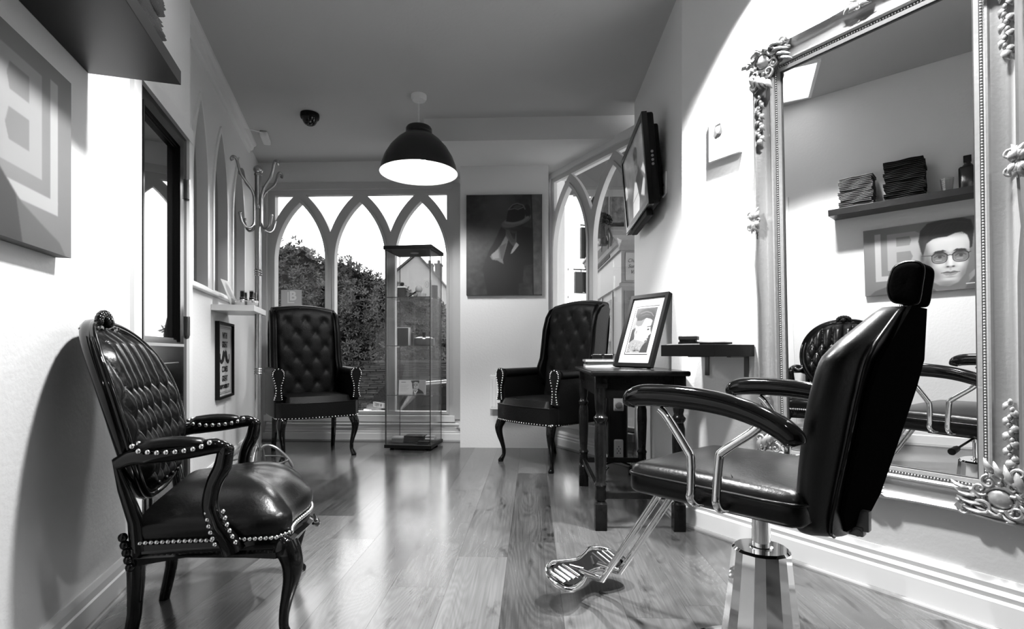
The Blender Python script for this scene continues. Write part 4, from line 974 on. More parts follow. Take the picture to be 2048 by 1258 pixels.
def put(me, x, z, ry=0, nm='garland'): o = bpy.data.objects.new(nm, me); COL.objects.link(o); o.parent = mr; o.location = (x, 0, z); o.rotation_euler.y = ry; return o
for s in (-1, 1):
    put(gm, s*(IX+.075), OT-.175); put(gm, s*(IX+.075), OB+.35)
    put(gm, s*.235, OT-.045, -s*PI/2 if s > 0 else PI/2); put(gm, s*.235, IB-.062, PI/2 if s < 0 else -PI/2)
ce = MB()
for i in range(3):
    for q in (-1, 1): leaf(ce, .004*i*q, 0, PI/2-q*.28*i, .052-.008*i, .011, curl=q*.3); leaf(ce, .004*i*q, 0, -PI/2+q*.28*i, .052-.008*i, .011, curl=-q*.3)
ce.ball((0, -.034, 0), (.016, .012, .016), 10, 7); spiral(ce, -.018, .022, .016, 0, 1.1, 1, .005); spiral(ce, -.018, -.022, .016, 0, 1.1, -1, .005); spiral(ce, .018, 0, .014, 2, 1, 1, .004)
cem = ce.mesh('side_ornament', SILVER, 55)
for s in (-1, 1): put(cem, s*(IX+.100), (OT+OB)/2+.17, 0, 'side_ornament')
put(cem, 0, OT-.02, PI/2, 'side_ornament'); put(cem, 0, OB+.02, PI/2, 'side_ornament')

# ------------------------------------------------ barber chair (front is -y, near arm on +x)
bc = thing('barber_chair', 'black leather barber chair with chrome arms and round pump base', 'barber chair', (.573, 1.353, 0), math.radians(-136.7))
BR = .205
MB().lathe([(BR, 0), (BR+.002, .006), (BR-.004, .014), (BR-.03, .022), (.12, .034), (.075, .046), (0, .05)], seg=64).build('base_plate', CHROME, bc, smooth=35)
m = MB(); oct_ = lambda r, z: [(r*(1 if abs(math.cos(a)) > .5 else 1)*math.cos(a), r*math.sin(a), z) for a in [PI/8+i*PI/4 for i in range(8)]]
lv = [(.104, .030), (.098, .06), (.088, .13), (.078, .21), (.072, .27), (.068, .308), (.062, .314)]
for r, z in lv:
    for k in range(8):
        for j in (-.17, .17): a = PI/8+k*PI/4+j*1.0; m.v.append((r*math.cos(a)*1.0, r*math.sin(a)*1.0, z))
for i in range(len(lv)-1): m.f += [(i*16+k, i*16+(k+1) % 16, (i+1)*16+(k+1) % 16, (i+1)*16+k) for k in range(16)]
m.f.append(tuple((len(lv)-1)*16+k for k in range(16)))
m.build('pedestal', CHROME, bc, smooth=18)
MB().lathe([(.028, .31), (.028, .316), (.0215, .317), (.0215, .36), (.0215, .385), (.026, .387), (.026, .405), (.030, .407), (.030, .435), (0, .435)], seg=28).build('piston', CHROME, bc, smooth=35)
MB().rbox(-.11, .11, -.13, .14, .418, .440, .004).rbox(-.05, .05, -.06, .06, .405, .43, .004).build('seat_frame', BLK, bc)
# seat: rounded slab, slightly crowned
SW, SF, SB = .222, -.252, .180
m = MB(); nx, ny = 29, 33
def seat(u, v, top):
    a, b = u*2-1, v*2-1; x = a*SW; y = (SF+SB)/2+b*(SB-SF)/2
    e = (max(0, abs(a)-.80)/.20)**2; f = (max(0, abs(b)-.84)/.16)**2; r = min(1, e+f); k = math.sqrt(max(0, 1-r)) if r < 1 else 0
    cr = .018*math.cos(a*PI/2)*math.cos(b*PI/2)
    if e+f > 1: s = 1/math.sqrt(e+f) if e > 0 and f > 0 else 1; x = math.copysign(SW*(.80+.20*math.sqrt(e)*s), a) if e > 0 else x; y = (SF+SB)/2+math.copysign((SB-SF)/2*(.84+.16*math.sqrt(f)*s), b) if f > 0 else y
    z = (.492+.026*k**.6+cr) if top else (.455-.016*k)
    return Vector((x, y, z))
m.grid(nx, ny, lambda u, v: seat(u, v, True)); m.grid(nx, ny, lambda u, v: seat(u, v, False))
idx = [i for i in range(nx)]+[j*nx+nx-1 for j in range(1, ny)]+[(ny-1)*nx+i for i in range(nx-2, -1, -1)]+[j*nx for j in range(ny-2, 0, -1)]
o_ = nx*ny; L_ = len(idx); m.f += [(idx[k], idx[(k+1) % L_], o_+idx[(k+1) % L_], o_+idx[k]) for k in range(L_)]
st = m.build('seat', LEATHER2, bc, smooth=60, merge=.0002)
m = MB(); m.tube([(p[0]*1.003, p[1], p[2]) for p in [m_v for m_v in [seat(i/20, 0, True) for i in range(21)]+[seat(1, j/20, True) for j in range(1, 21)]+[seat(1-i/20, 1, True) for i in range(1, 21)]+[seat(0, 1-j/20, True) for j in range(1, 20)]]], .0042, 6, closed=True)
m.build('piping', LEATHER2, st, smooth=60)
m = MB(); P = [(-.05, -.25), (.05, -.08), (.19, .02)]; m.tube([(x, y, .5175+.018*math.cos(x/SW*PI/2)*math.cos(y/.25*PI/2)) for x, y in P], .0012, 5); m.build('seam', BLK, st)
# backrest: outline (x half width, z), reclined; front pad and rear shell
def brow(z): # half width at height
    T = [(.405, .09), (.420, .145), (.455, .175), (.50, .186), (.60, .205), (.70, .228), (.765, .238), (.79, .236), (.82, .210), (.86, .140), (.885, .095), (.893, .070)]
    for (z0, w0), (z1, w1) in zip(T[:-1], T[1:]):
        if z <= z1: return w0+(w1-w0)*(z-z0)/(z1-z0)
    return T[-1][1]
def rear(z): return .211+(.328-.225)*(z-.455)/(.893-.455)
def thick(z): return .072+.018*math.sin(PI*min(1, max(0, (z-.455)/.44)))-(.030*max(0, (z-.79)/.10))
m = MB(); nz = 44; ns = 48; sec = []
for j in range(nz+1):
    t = j/nz; z = .405+(.893-.405)*t; hw = brow(z); th_ = thick(z); yr = rear(z)
    for k in range(ns):
        a = 2*PI*k/ns; cx = math.copysign(abs(math.cos(a))**.32, math.cos(a)); sy = math.copysign(abs(math.sin(a))**.55, math.sin(a))
        crown = .010 if sy < 0 else .004
        m.v.append((hw*cx*(1.05 if sy <= 0 else 1.05-.24*min(1, sy)), yr-th_/2+th_/2*sy-(crown*(1-cx*cx) if sy < 0 else -crown*(1-cx*cx)), z))
m.f = [(j*ns+k, j*ns+(k+1) % ns, (j+1)*ns+(k+1) % ns, (j+1)*ns+k) for j in range(nz) for k in range(ns)]+[tuple(range(ns)), tuple(nz*ns+k for k in range(ns))]
bk_ = m.build('backrest', VINYL, bc, smooth=60)
m = MB(); P = []
for j in range(0, 41):
    z = .412+(.890-.412)*j/40; P.append((brow(z)*.84, rear(z)-.006, z))
P2 = [(-x, y, z) for x, y, z in reversed(P)]
m.tube(P+P2, .0042, 6); m.build('piping', LEATHER2, bk_, smooth=60)
m = MB(); m.plate([(-.07, .420), (.07, .420), (.125, .47), (.155, .60), (.176, .72), (.170, .785), (.062, .894), (-.062, .894), (-.170, .785), (-.176, .72), (-.155, .60), (-.125, .47)], [], -.004, .004, lambda a, b, d: Vector((a, rear(b)+.004+d, b)))
m.build('rear_panel', LEATHER_R, bk_, smooth=30)
MB().tube([(0, .290, .87), (0, .300, .93)], .010, 10).rbox(-.03, .03, .275, .305, .865, .892, .004).build('headrest_post', CHROME, bc, smooth=40)
# headrest: a rounded bolster whose end cap faces the camera
m = MB(); cs_ = [(-.040, -.030), (-.043, .0), (-.030, .040), (-.008, .052), (.018, .053), (.034, .046), (.041, .030), (.036, -.010), (.030, -.046), (.020, -.054), (-.004, -.050), (-.028, -.046)]
sec = catmull(cs_, 4); n = len(sec)
for x, k in ((-.034, .0), (-.037, .70), (-.034, .88), (-.026, .98), (-.016, 1), (.034, 1), (.048, .98), (.056, .88), (.059, .70), (.056, 0)): m.v += [(x, .310+y*.72*max(k, .02), .940+z*.82*max(k, .02)) for y, z in sec]
m.f = [(i*n+k, i*n+(k+1) % n, (i+1)*n+(k+1) % n, (i+1)*n+k) for i in range(9) for k in range(n)]
hr = m.build('headrest', LEATHER_R, bc, smooth=50)
for x in (-.029, .051): MB().tube([(x, .310+y*.72*.96, .940+z*.82*.96) for y, z in sec], .0028, 6, closed=True).build('piping', LEATHER2, hr, smooth=60)
# arms
for s in (-1, 1):
    X = s*.262
    P = [(-.208, .670), (-.200, .688), (-.165, .698), (-.10, .700), (-.02, .697), (.05, .688), (.11, .672), (.155, .652), (.180, .632), (.186, .622)]
    Rr = [(.014, .018), (.026, .026), (.028, .029), (.026, .029), (.025, .028), (.025, .027), (.027, .026), (.031, .026), (.028, .024), (.014, .014)]
    MB().tube(*smooth_path([(X, y, z) for y, z in P], [(a*.78, b*.9) for a, b in Rr], 5), 24).build('armrest', LACQ, bc, smooth=60)
    MB().tube(smooth_path([(X, -.12, .668), (X, -.10, .650), (X, -.048, .580), (X, -.040, .562), (X, -.040, .495), (X, -.042, .478), (X-s*.010, -.040, .464), (X-s*.035, -.040, .458), (X-s*.13, -.038, .458)]), .0095, 14).build('arm_support', CHROME, bc, smooth=50)
    MB().tube(smooth_path([(X, .115, .655), (X, .095, .636), (X, .035, .590), (X, .026, .572), (X, .020, .495), (X, .020, .478), (X-s*.010, .020, .464), (X-s*.035, .020, .458), (X-s*.13, .020, .458)]), .0095, 14).build('arm_support', CHROME, bc, smooth=50)
# footrest
f_ = MB()
for x in (-.045, .045): f_.tube(smooth_path([(x, -.10, .448), (x, -.225, .442), (x, -.245, .430), (x, -.262, .405), (x, -.455, .115), (x, -.470, .098), (x, -.488, .092), (x, -.560, .090)]), .0105, 14)
f_.build('footrest_tube', CHROME, bc, smooth=50)
out = catmull([(-.165, -.555), (-.150, -.610), (-.10, -.640), (-.045, -.625), (0, -.615), (.045, -.625), (.10, -.640), (.150, -.610), (.165, -.555), (.140, -.515), (.085, -.520), (.035, -.545), (0, -.550), (-.035, -.545), (-.085, -.520), (-.140, -.515)], 4)
tilt = lambda a, b, d: Vector((a, b, .088+d+(b+.58)*-.28))
fp_ = MB().plate(out, [], -.006, .004, tilt).build('footplate', CHROME, bc, smooth=30)
m = MB(); m.tube([tilt(x, y, .004) for x, y in out], .007, 8, closed=True); m.build('footplate_rim', CHROME, fp_, smooth=60)
m = MB(); sc_ = [(x*.88, -.58+(y+.58)*.80) for x, y in out]; m.plate(sc_, [], .004, .006, tilt); m.build('tread', mat('tread_dark', .02, .12, .5), fp_, smooth=30)
m = MB()
for s in (-1, 1):
    for i in range(4): x = s*(.075+i*.022); m.tube([tilt(x, -.612+.004*i, .008), tilt(x-s*.006, -.545, .008)], .0042, 6)
    m.tube([tilt(s*.055, -.60, .008), tilt(s*.028, -.565, .008)], .004, 6)
m.build('rib', CHROME, fp_, smooth=60)
# reclining strut and levers below the seat
MB().tube([(0.0, .04, .438), (0, .155, .420), (0, .16, .419)], [.014, .017, .010], 12).tube([(0, .16, .419), (0, .19, .414)], .006, 10).build('recline_strut', BLK, bc, smooth=40)
MB().rbox(-.012, .012, .185, .225, .398, .420, .003).tube([(-.016, .215, .407), (.016, .215, .407)], .008, 12).rbox(-.010, .010, .205, .235, .41, .455, .003).build('strut_clevis', mat('bracket_steel', .10, .35, .6), bc, smooth=40)
MB().tube([(-.10, .05, .44), (-.22, .06, .425), (-.30, .07, .418)], .004, 8).tube([(-.30, .07, .418), (-.31, .071, .417), (-.36, .078, .413)], [.006, .011, .013], 10).build('recline_lever', BLK, bc, smooth=40)

# ------------------------------------------------ long shelf, towels, bottle and glass on the left wall
ls = thing('long_shelf', 'long black floating shelf holding towels, high on the near left wall', 'shelf', N.at(0), N.a)
MB().rbox(.25, 1.632, -.242, -.001, 1.625, 1.668, .0012).build('board', mat('shelf_black', .006, .38, spec=.2), ls)
Nm = Matrix.Translation(N.at(0)) @ Matrix.Rotation(N.a, 4, 'Z')
nl_ = lambda x, y, z: tuple(Nm @ Vector((x, y, z)))
def towel(w_, d, h, seed, mt, nm='folded_towel'):
    rr = random.Random(seed); m = MB()
    nz = 10
    for layer in range(2):
        z0 = layer*h*.5; hh = h*.5
        def f(u, v, z0=z0, hh=hh, layer=layer):
            a = 2*PI*v; sx = math.copysign(abs(math.cos(a))**.5, math.cos(a)); sz = math.copysign(abs(math.sin(a))**.8, math.sin(a))
            x = (u*2-1)*w_/2; dd = d/2*(1-.03*layer); return Vector((x+.002*math.sin(9*u+seed), sx*dd+.003*math.sin(6*u+seed*2), z0+hh/2+hh/2*sz*.96+.0016*math.sin(11*u+seed+a)))
        m.grid(14, 17, f)
        m.v += []
        e0 = len(m.v)
        for u in (0, 1): m.add([f(u, v/16) for v in range(16)], [tuple(range(16))])
    return m
TWL = [mat('grey_terry', .16, .95, bump=.6, bscale=420), mat('black_terry', .008, .95, bump=.5, bscale=420)]
for st_i, (x, dep, n, h, k, gname, w_) in enumerate(((1.47, .20, 9, .023, 0, 'grey towels stacked on the long shelf', .20), (1.20, .21, 11, .023, 1, 'black towels stacked on the long shelf', .22))):
    tops = ['lowest', 'second lowest', 'third from the bottom', 'fourth from the bottom', 'fifth from the bottom', 'sixth from the bottom', 'seventh from the bottom', 'eighth from the bottom', 'ninth from the bottom', 'tenth from the bottom', 'topmost']
    for i in range(n):
        nmn = ('topmost' if i == n-1 else tops[i]); hh = h*(.92+.16*((i*7) % 5)/4)
        q = towel(w_*(1-.02*(i % 3)), dep*(.96+.03*((i*3) % 4)/3), h*.99, i*1.3+k, TWL[k]).build('folded_towel', TWL[k], smooth=60)
        tag(q, '%s folded towel, %s of its stack on the long shelf' % (('grey', 'black')[k], nmn), 'towel', gname)
        place(q, nl_(x+.004*math.sin(i*2.1), -.120+.003*math.cos(i*1.7), 1.6685+i*h), N.a+.03*math.sin(i*1.9))
q = thing('spray_bottle', 'dark bottle with a square cap at the end of the long shelf', 'bottle', nl_(.885, -.10, 1.6685), N.a)
MB().rbox(-.045, .045, -.03, .03, 0, .15, .014, 3).lathe([(.030, .148), (.018, .165), (.018, .175)], seg=18).build('body', mat('amber_dark', .015, .15), q, smooth=40)
MB().rbox(-.020, .020, -.018, .018, .173, .215, .003).build('cap', BLK, q)
q = thing('shelf_tumbler', 'clear cut glass tumbler beside the dark bottle on the shelf', 'glass', nl_(.985, -.16, 1.6685), N.a)
MB().lathe([(.028, 0), (.036, .085), (.034, .085), (.026, .010), (0, .010)], seg=10).build('glass', glass('tumbler_glass', .9, 1.5), q)

# ------------------------------------------------ big canvas poster on the near left wall
PWD, PHT = .905, .463
cp = thing('canvas_poster', 'large grey canvas poster of a man in glasses below the long shelf', 'poster', N.at(.55, 0, 1.051), N.a)
MB().box(0, PWD, -.034, -.001, 0, PHT).build('canvas', mat('canvas_side', .10, .7), cp)
A = Art(PWD, PHT, 420, .40)
A.put(np.clip((A.Y/PHT-.1)/.9, 0, 1), lambda X, Y: .40+0*X); A.put(np.exp(-((A.X-.26)/.22)**2-((A.Y-.26)/.25)**2)*.8, .52)
LG, LG2 = .66, .60
A.poly([(.065, .123), (.100, .123), (.100, .425), (.065, .425)], LG, 1); A.poly([(.065, .095), (.50, .095), (.50, .130), (.065, .130)], LG, 1)
A.poly([(.137, .165), (.30, .165), (.345, .20), (.345, .265), (.32, .30), (.34, .335), (.335, .385), (.29, .415), (.137, .415)], LG2, 1)
A.poly([(.190, .325), (.262, .325), (.272, .358), (.262, .385), (.190, .385)], .46, 1); A.poly([(.190, .215), (.265, .215), (.278, .248), (.265, .285), (.190, .285)], .46, 1)
# jacket and shirt
A.poly([(.03, 0), (.06, .030), (.13, .055), (.22, .090), (.30, .150), (.40, .05), (.56, .04), (.62, .13), (.72, .09), (.84, .05), (.88, 0)], .30, 3)
A.poly([(.215, .0), (.24, .10), (.31, .155), (.37, .04), (.36, 0)], .10, 2); A.poly([(.60, .0), (.60, .12), (.66, .13), (.72, .06), (.72, 0)], .10, 2)
A.poly([(.35, .06), (.40, .0), (.52, 0), (.59, .08), (.60, .13), (.52, .05), (.42, .03)], .55, 2)
# neck, head
A.poly([(.365, .12), (.375, .02), (.43, -.01), (.54, 0), (.565, .05), (.56, .16)], .42, 5)
A.poly([(.330, .40), (.318, .30), (.326, .22), (.342, .19), (.350, .12), (.378, .065), (.415, .034), (.465, .026), (.510, .048), (.545, .10), (.562, .17), (.570, .26), (.572, .36), (.55, .42), (.44, .445), (.36, .43)], .74, 4)
A.ell(.325, .225, .016, .038, .55, .006); A.ell(.327, .225, .008, .022, .30, .006)
sh = lambda cx, cy, rx, ry, v, s, k=.6, r=0: A.put(np.exp(-(((A.X-cx)*math.cos(r)+(A.Y-cy)*math.sin(r))/rx)**2-((-(A.X-cx)*math.sin(r)+(A.Y-cy)*math.cos(r))/ry)**2)*k, v)
sh(.352, .15, .034, .12, .22, 0, .85); sh(.562, .15, .020, .12, .40, 0, .55); sh(.450, .035, .075, .020, .34, 0, .7); sh(.40, .10, .034, .05, .38, 0, .6, .4); sh(.535, .10, .022, .055, .36, 0, .65, -.3); sh(.455, .055, .05, .010, .40, 0, .5)
sh(.47, .36, .06, .04, .88, 0, .6); sh(.475, .20, .011, .05, .92, 0, .8); sh(.42, .17, .025, .022, .84, 0, .6); sh(.52, .17, .02, .02, .88, 0, .7); sh(.458, .075, .026, .012, .80, 0, .6)
sh(.452, .205, .007, .04, .45, 0, .55); sh(.472, .152, .026, .008, .35, 0, .7); A.ell(.459, .154, .006, .004, .12, .003); A.ell(.488, .154, .006, .004, .14, .003); sh(.475, .164, .010, .007, .86, 0, .7); sh(.473, .137, .006, .010, .52, 0, .5)
A.poly([(.428, .116), (.455, .126), (.473, .121), (.490, .126), (.515, .116), (.473, .110)], .40, 1); A.poly([(.428, .115), (.473, .110), (.515, .115), (.495, .099), (.473, .094), (.448, .098)], .54, 1); A.line([(.424, .116), (.455, .115), (.473, .111), (.49, .115), (.519, .116)], .003, .12); sh(.472, .086, .026, .006, .42, 0, .6)
for cx, s in ((.418, -1), (.525, 1)):   # eyes, brows, spectacles
    sh(cx-s*.008, .232, .034, .018, .34, 0, .65); A.ell(cx, .222, .024, .009, .62, .003); A.ell(cx+.002, .222, .010, .009, .08, .002); A.line([(cx-.026, .222), (cx-.012, .231), (cx+.012, .231), (cx+.026, .223)], .0045, .08)
    A.poly([(cx-.034, .250), (cx-.02, .262), (cx+.02, .266), (cx+.036, .256), (cx+.02, .254), (cx-.02, .251)] if s < 0 else [(cx-.036, .254), (cx-.02, .266), (cx+.02, .262), (cx+.034, .250), (cx+.02, .251), (cx-.02, .254)], .10, 2)
    lens = [(cx+.040*math.copysign(abs(math.cos(t*PI/12))**.8, math.cos(t*PI/12)), .216+.036*math.copysign(abs(math.sin(t*PI/12))**.8, math.sin(t*PI/12))) for t in range(24)]
    A.put(A.blur((((A.X-cx)/.038)**2+((A.Y-.216)/.034)**2 < 1).astype(float), 2)*.58, .26)
    A.line(lens+lens[:1], .0042, .10); A.line([(cx-.040, .232), (cx-.02, .250), (cx+.02, .250), (cx+.040, .232)], .0060, .06); sh(cx, .244, .034, .010, .12, 0, .6)
    A.line([(cx-.02, .203), (cx+.01, .201)], .003, .7)
A.line([(.457, .226), (.472, .232), (.486, .226)], .005, .15); A.line([(.378, .236), (.326, .240)], .004, .12); A.line([(.565, .236), (.575, .238)], .004, .12)
# hair
A.poly([(.322, .27), (.310, .34), (.322, .41), (.36, .452), (.44, .463), (.53, .463), (.580, .44), (.592, .38), (.582, .27), (.572, .26), (.570, .31), (.560, .345), (.535, .372), (.50, .368), (.46, .352), (.42, .352), (.385, .345), (.352, .320), (.340, .27), (.332, .24)], .07, 3)
for i in range(26): t = i/25; A.line([(.34+.20*t, .355+.03*math.sin(PI*t)), (.40+.16*t, .425+.02*math.sin(3*t)), (.50+.07*t, .448-.03*t)], .0016, .07+.13*abs(math.sin(i*2.3)), 1)
for i in range(10): A.line([(.325+i*.002, .27+.012*i), (.345+i*.003, .29+.013*i)], .0015, .22, 1)
sh(.345, .28, .018, .05, .20, 0, .5)
# smaller second print further along, and the caption
A.line([(.55, .035), (.62, .037)], .005, .85)
A.build('print', cp, 0, -.0345, 0, flip=True, rough=.5)

# ------------------------------------------------ moustache sign and white shelf on the window wall
sg = thing('moustache_sign', 'framed moustache sign with black lettering below the white shelf', 'sign', M_.at(0), M_.a)
sx0, sx1, sz0, sz1 = 3.50, 3.94, .500, 1.004; scx = (sx0+sx1)/2
MB().plate([(sx0, sz0), (sx1, sz0), (sx1, sz1), (sx0, sz1)], [[(sx0+.016, sz0+.016), (sx1-.016, sz0+.016), (sx1-.016, sz1-.016), (sx0+.016, sz1-.016)]], -.026, -.001, XZ).build('frame', BLK, sg)
MB().box(sx0+.01, sx1-.01, -.010, -.004, sz0+.01, sz1-.01).build('card', mat('sign_card', .50, .5), sg)
INK = mat('ink_black', .01, .5); bo = MB()
for o1, wd in ((.030, .003), (.040, .002)):
    bo.plate([(sx0+o1, sz0+o1), (sx1-o1, sz0+o1), (sx1-o1, sz1-o1), (sx0+o1, sz1-o1)], [[(sx0+o1+wd, sz0+o1+wd), (sx1-o1-wd, sz0+o1+wd), (sx1-o1-wd, sz1-o1-wd), (sx0+o1+wd, sz1-o1-wd)]], -.0108, -.010, XZ)
bo.build('printed_border', INK, sg)
for body, z, size, sx in (('WITH', .915, .056, .92), ('GREAT', .855, .056, .92), ('COMES', .690, .052, 1.0), ('GREAT', .628, .052, 1.0), ('RESPONSIBILITY', .575, .036, 1.02)):
    text(body, size, INK, parent=sg, loc=(scx, -.0108, z), sx=sx, off=.0015)
mu_ = []
half = [(0, .028), (.030, .042), (.060, .034), (.080, .006), (.100, -.018), (.125, -.020), (.140, -.004), (.136, .014), (.150, .020), (.158, .0), (.150, -.030), (.120, -.045), (.080, -.044), (.035, -.028), (.010, -.004), (0, .006)]
sm_ = [(x, z) for x, z in half]
MB().plate([(scx+x*.88, .775+z*1.05) for x, z in sm_]+[(scx-x*.88, .775+z*1.05) for x, z in reversed(sm_[1:-1])], [], -.0112, -.010, XZ).build('moustache', INK, sg)
ws = thing('white_shelf', 'white floating shelf with jars and pump bottles on the window wall', 'shelf', M_.at(0), M_.a)
x0 = 3.402
MB().rbox(x0, x0+.46, -.244, -.001, 1.064, 1.101, .001).build('board', TRIM, ws)
Mm = Matrix.Translation(M_.at(0)) @ Matrix.Rotation(M_.a, 4, 'Z'); ml = lambda x, y, z: tuple(Mm @ Vector((x, y, z)))
q = thing('leaflet_card', 'pale leaflet card leaning on the wall at the shelf back', 'card', ml(x0+.10, -.115, 1.1015), M_.a-.12, rotx=-.36)
MB().box(-.07, .07, 0, .002, 0, .175).build('card', WPAPER, q); A = Art(.138, .173, 60, .75); A.ell(.07, .1, .04, .05, .45, .01); A.poly([(.02, 0), (.05, .05), (.09, .05), (.12, 0)], .3, 2); A.build('print', q, -.069, -.0005, .001)
for i, (dx, dy, lb) in enumerate(((.14, -.15, 'pump bottle with a black spray top, left of the pair in front'), (.14, -.205, 'pump bottle with a black spray top, right of the pair in front'), (.23, -.150, 'pump bottle with black top behind the left front bottle'), (.23, -.205, 'pump bottle with black top behind the right front bottle'))):
    if i == 0:
        q = thing('pump_bottle', lb, 'bottle', ml(x0+dx, dy, 1.1015), M_.a, 'pump bottles on the white shelf')
        MB().lathe([(.016, 0), (.018, .004), (.018, .040), (.013, .050)], seg=16).build('body', mat('silver_label', .5, .25, .5), q, smooth=40)
        MB().lathe([(.015, .048), (.015, .058), (.012, .064), (.012, .098), (.009, .100), (0, .100)], seg=16).build('pump', BLK, q, smooth=40)
        MB().lathe([(.0155, .058), (.0155, .060)], seg=16).build('ring', CHROME, q)
        MB().lathe([(.0165, .052), (.0150, .106), (0, .108)], seg=16).build('clear_cap', glass('tumbler_glass', .9, 1.5), q, smooth=40); pb = q
    else: dup(pb, ml(x0+dx, dy, 1.1015), None, lb)
for i, (dx, dy, lb) in enumerate(((.06, -.155, 'low silver wax jar at the front of the white shelf'), (.06, -.222, 'low pale wax jar at the outer end of the white shelf'), (.36, -.19, 'low pale jar at the back of the white shelf'))):
    q = thing('wax_jar', lb, 'jar', ml(x0+dx, dy, 1.1015), M_.a, 'wax jars on the white shelf')
    MB().lathe([(.030, 0), (.033, .004), (.034, .020)], seg=22).build('body', mat('frosted_jar', .6, .2), q, smooth=40); MB().lathe([(.035, .018), (.035, .030), (.033, .032), (0, .033)], seg=22).build('lid', mat('alu_lid', .75, .25, .8), q, smooth=40)

# window sticker behind the left wing chair
q = thing('window_sign', 'frosted sign with LB logo stuck on the front window', 'sign', (-2.33, 4.828, 0))
MB().box(-.0, .195, -.001, .0, 1.02, 1.385).build('film', mat('frosted_film', .55, .6), q)
WL = mat('sticker_white', .9, .6)
text('B', .115, WL, parent=q, loc=(.112, -.0012, 1.325), thick=.0003, off=.004)
MB().box(.062, .072, -.002, -.001, 1.268, 1.365).box(.062, .125, -.002, -.001, 1.262, 1.272).build('logo_stroke', WL, q)
lm = MB()
for i in range(6): lm.box(.05+.004*(i % 2), .150-.006*(i % 3), -.0016, -.001, 1.19-i*.022, 1.20-i*.022)
lm.build('small_print', WL, q)

# ------------------------------------------------ outside the front window
STREET = -1.3
r3 = lambda X, Y, Z: Vector(R3(X, Y, Z))
gd = struct(MB().box(-40, 40, 6.2, 70, STREET-.1, STREET).build('ground', mat('asphalt', .04, .8, var=.3, bscale=3)))
LF = mat('laurel_leaf', .016, .36, spec=.25, var=.6, bscale=1.5)
def shrub(name, label, blobs, nleaf, size, seed, stems):
    rr = random.Random(seed); t = thing(name, label, 'shrub', R3(*stems[0]))
    base = Vector(R3(*stems[0])); m = MB(); tot = sum(b[3]*b[4] for b in blobs)
    for (X, Y, Z, rx, rz) in blobs:
        for _ in range(int(nleaf*rx*rz/tot)):
            u = rr.uniform(-1, 1); a = rr.uniform(PI, 2*PI) if rr.random() < .8 else rr.uniform(0, 2*PI); q = math.sqrt(1-u*u); k = rr.uniform(.76, 1.0)+.07*math.sin(a*5+u*7)
            c = r3(X+rx*q*math.cos(a)*k, Y+rx*.7*q*math.sin(a)*k, Z+rz*u*k)-base
            ax = Vector((q*math.cos(a)+rr.gauss(0, .4), q*math.sin(a)*.7-.3+rr.gauss(0, .4), u+.35+rr.gauss(0, .4))).normalized(); e1 = ax.orthogonal().normalized(); e2 = ax.cross(e1); L0 = size*rr.uniform(.75, 1.2); nl7 = rr.randint(5, 7)
            for j in range(nl7):
                t7 = 2*PI*j/nl7+rr.uniform(-.3, .3); d = (ax*rr.uniform(.35, 1.0)+e1*math.cos(t7)+e2*math.sin(t7)).normalized(); s_ = d.cross(ax).normalized(); n_ = s_.cross(d)
                L = L0*rr.uniform(.75, 1.1); w_ = L*.16
                m.add([c, c+d*L*.35+s_*w_-n_*L*.02, c+d*L*.75+s_*w_*.8-n_*L*.05, c+d*L-n_*L*.12, c+d*L*.75-s_*w_*.8-n_*L*.05, c+d*L*.35-s_*w_-n_*L*.02, c+d*L*.55+n_*L*.03], [(0, 1, 6), (1, 2, 6), (2, 3, 6), (3, 4, 6), (4, 5, 6), (5, 0, 6)])
    m.build('foliage', LF, t, kind='stuff')
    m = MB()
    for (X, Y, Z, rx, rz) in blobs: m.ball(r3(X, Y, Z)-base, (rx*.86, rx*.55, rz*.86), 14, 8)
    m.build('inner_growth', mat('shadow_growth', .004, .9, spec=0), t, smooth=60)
    m = MB()
    for i, (X, Y, Z, rx, rz) in enumerate(blobs):
        s0 = r3(*stems[i % len(stems)]); m.tube([s0-base, (s0+r3(X, Y, Z))/2-base+Vector((.1, 0, 0)), r3(X, Y, Z)-base], [.09, .07, .04], 6)
    m.build('stem', mat('bark', .03, .8), t)
    return t
Yb = 16.6
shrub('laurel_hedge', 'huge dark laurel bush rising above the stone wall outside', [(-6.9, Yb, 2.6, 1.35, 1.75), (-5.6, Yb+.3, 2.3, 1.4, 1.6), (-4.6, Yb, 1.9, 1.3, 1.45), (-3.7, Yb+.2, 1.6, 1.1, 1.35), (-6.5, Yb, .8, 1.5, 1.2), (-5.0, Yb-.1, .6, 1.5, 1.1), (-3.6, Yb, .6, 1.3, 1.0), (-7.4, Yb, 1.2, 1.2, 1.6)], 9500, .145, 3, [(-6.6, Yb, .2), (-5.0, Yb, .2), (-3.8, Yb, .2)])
shrub('young_laurel', 'paler laurel bush behind the glass cabinet, outside beneath the gable', [(-2.85, Yb+.6, 1.6, .85, 1.15), (-2.2, Yb+.9, 1.1, .8, 1.0), (-2.6, Yb+.4, .5, .9, .8)], 2800, .145, 5, [(-2.6, Yb+.6, .2)])
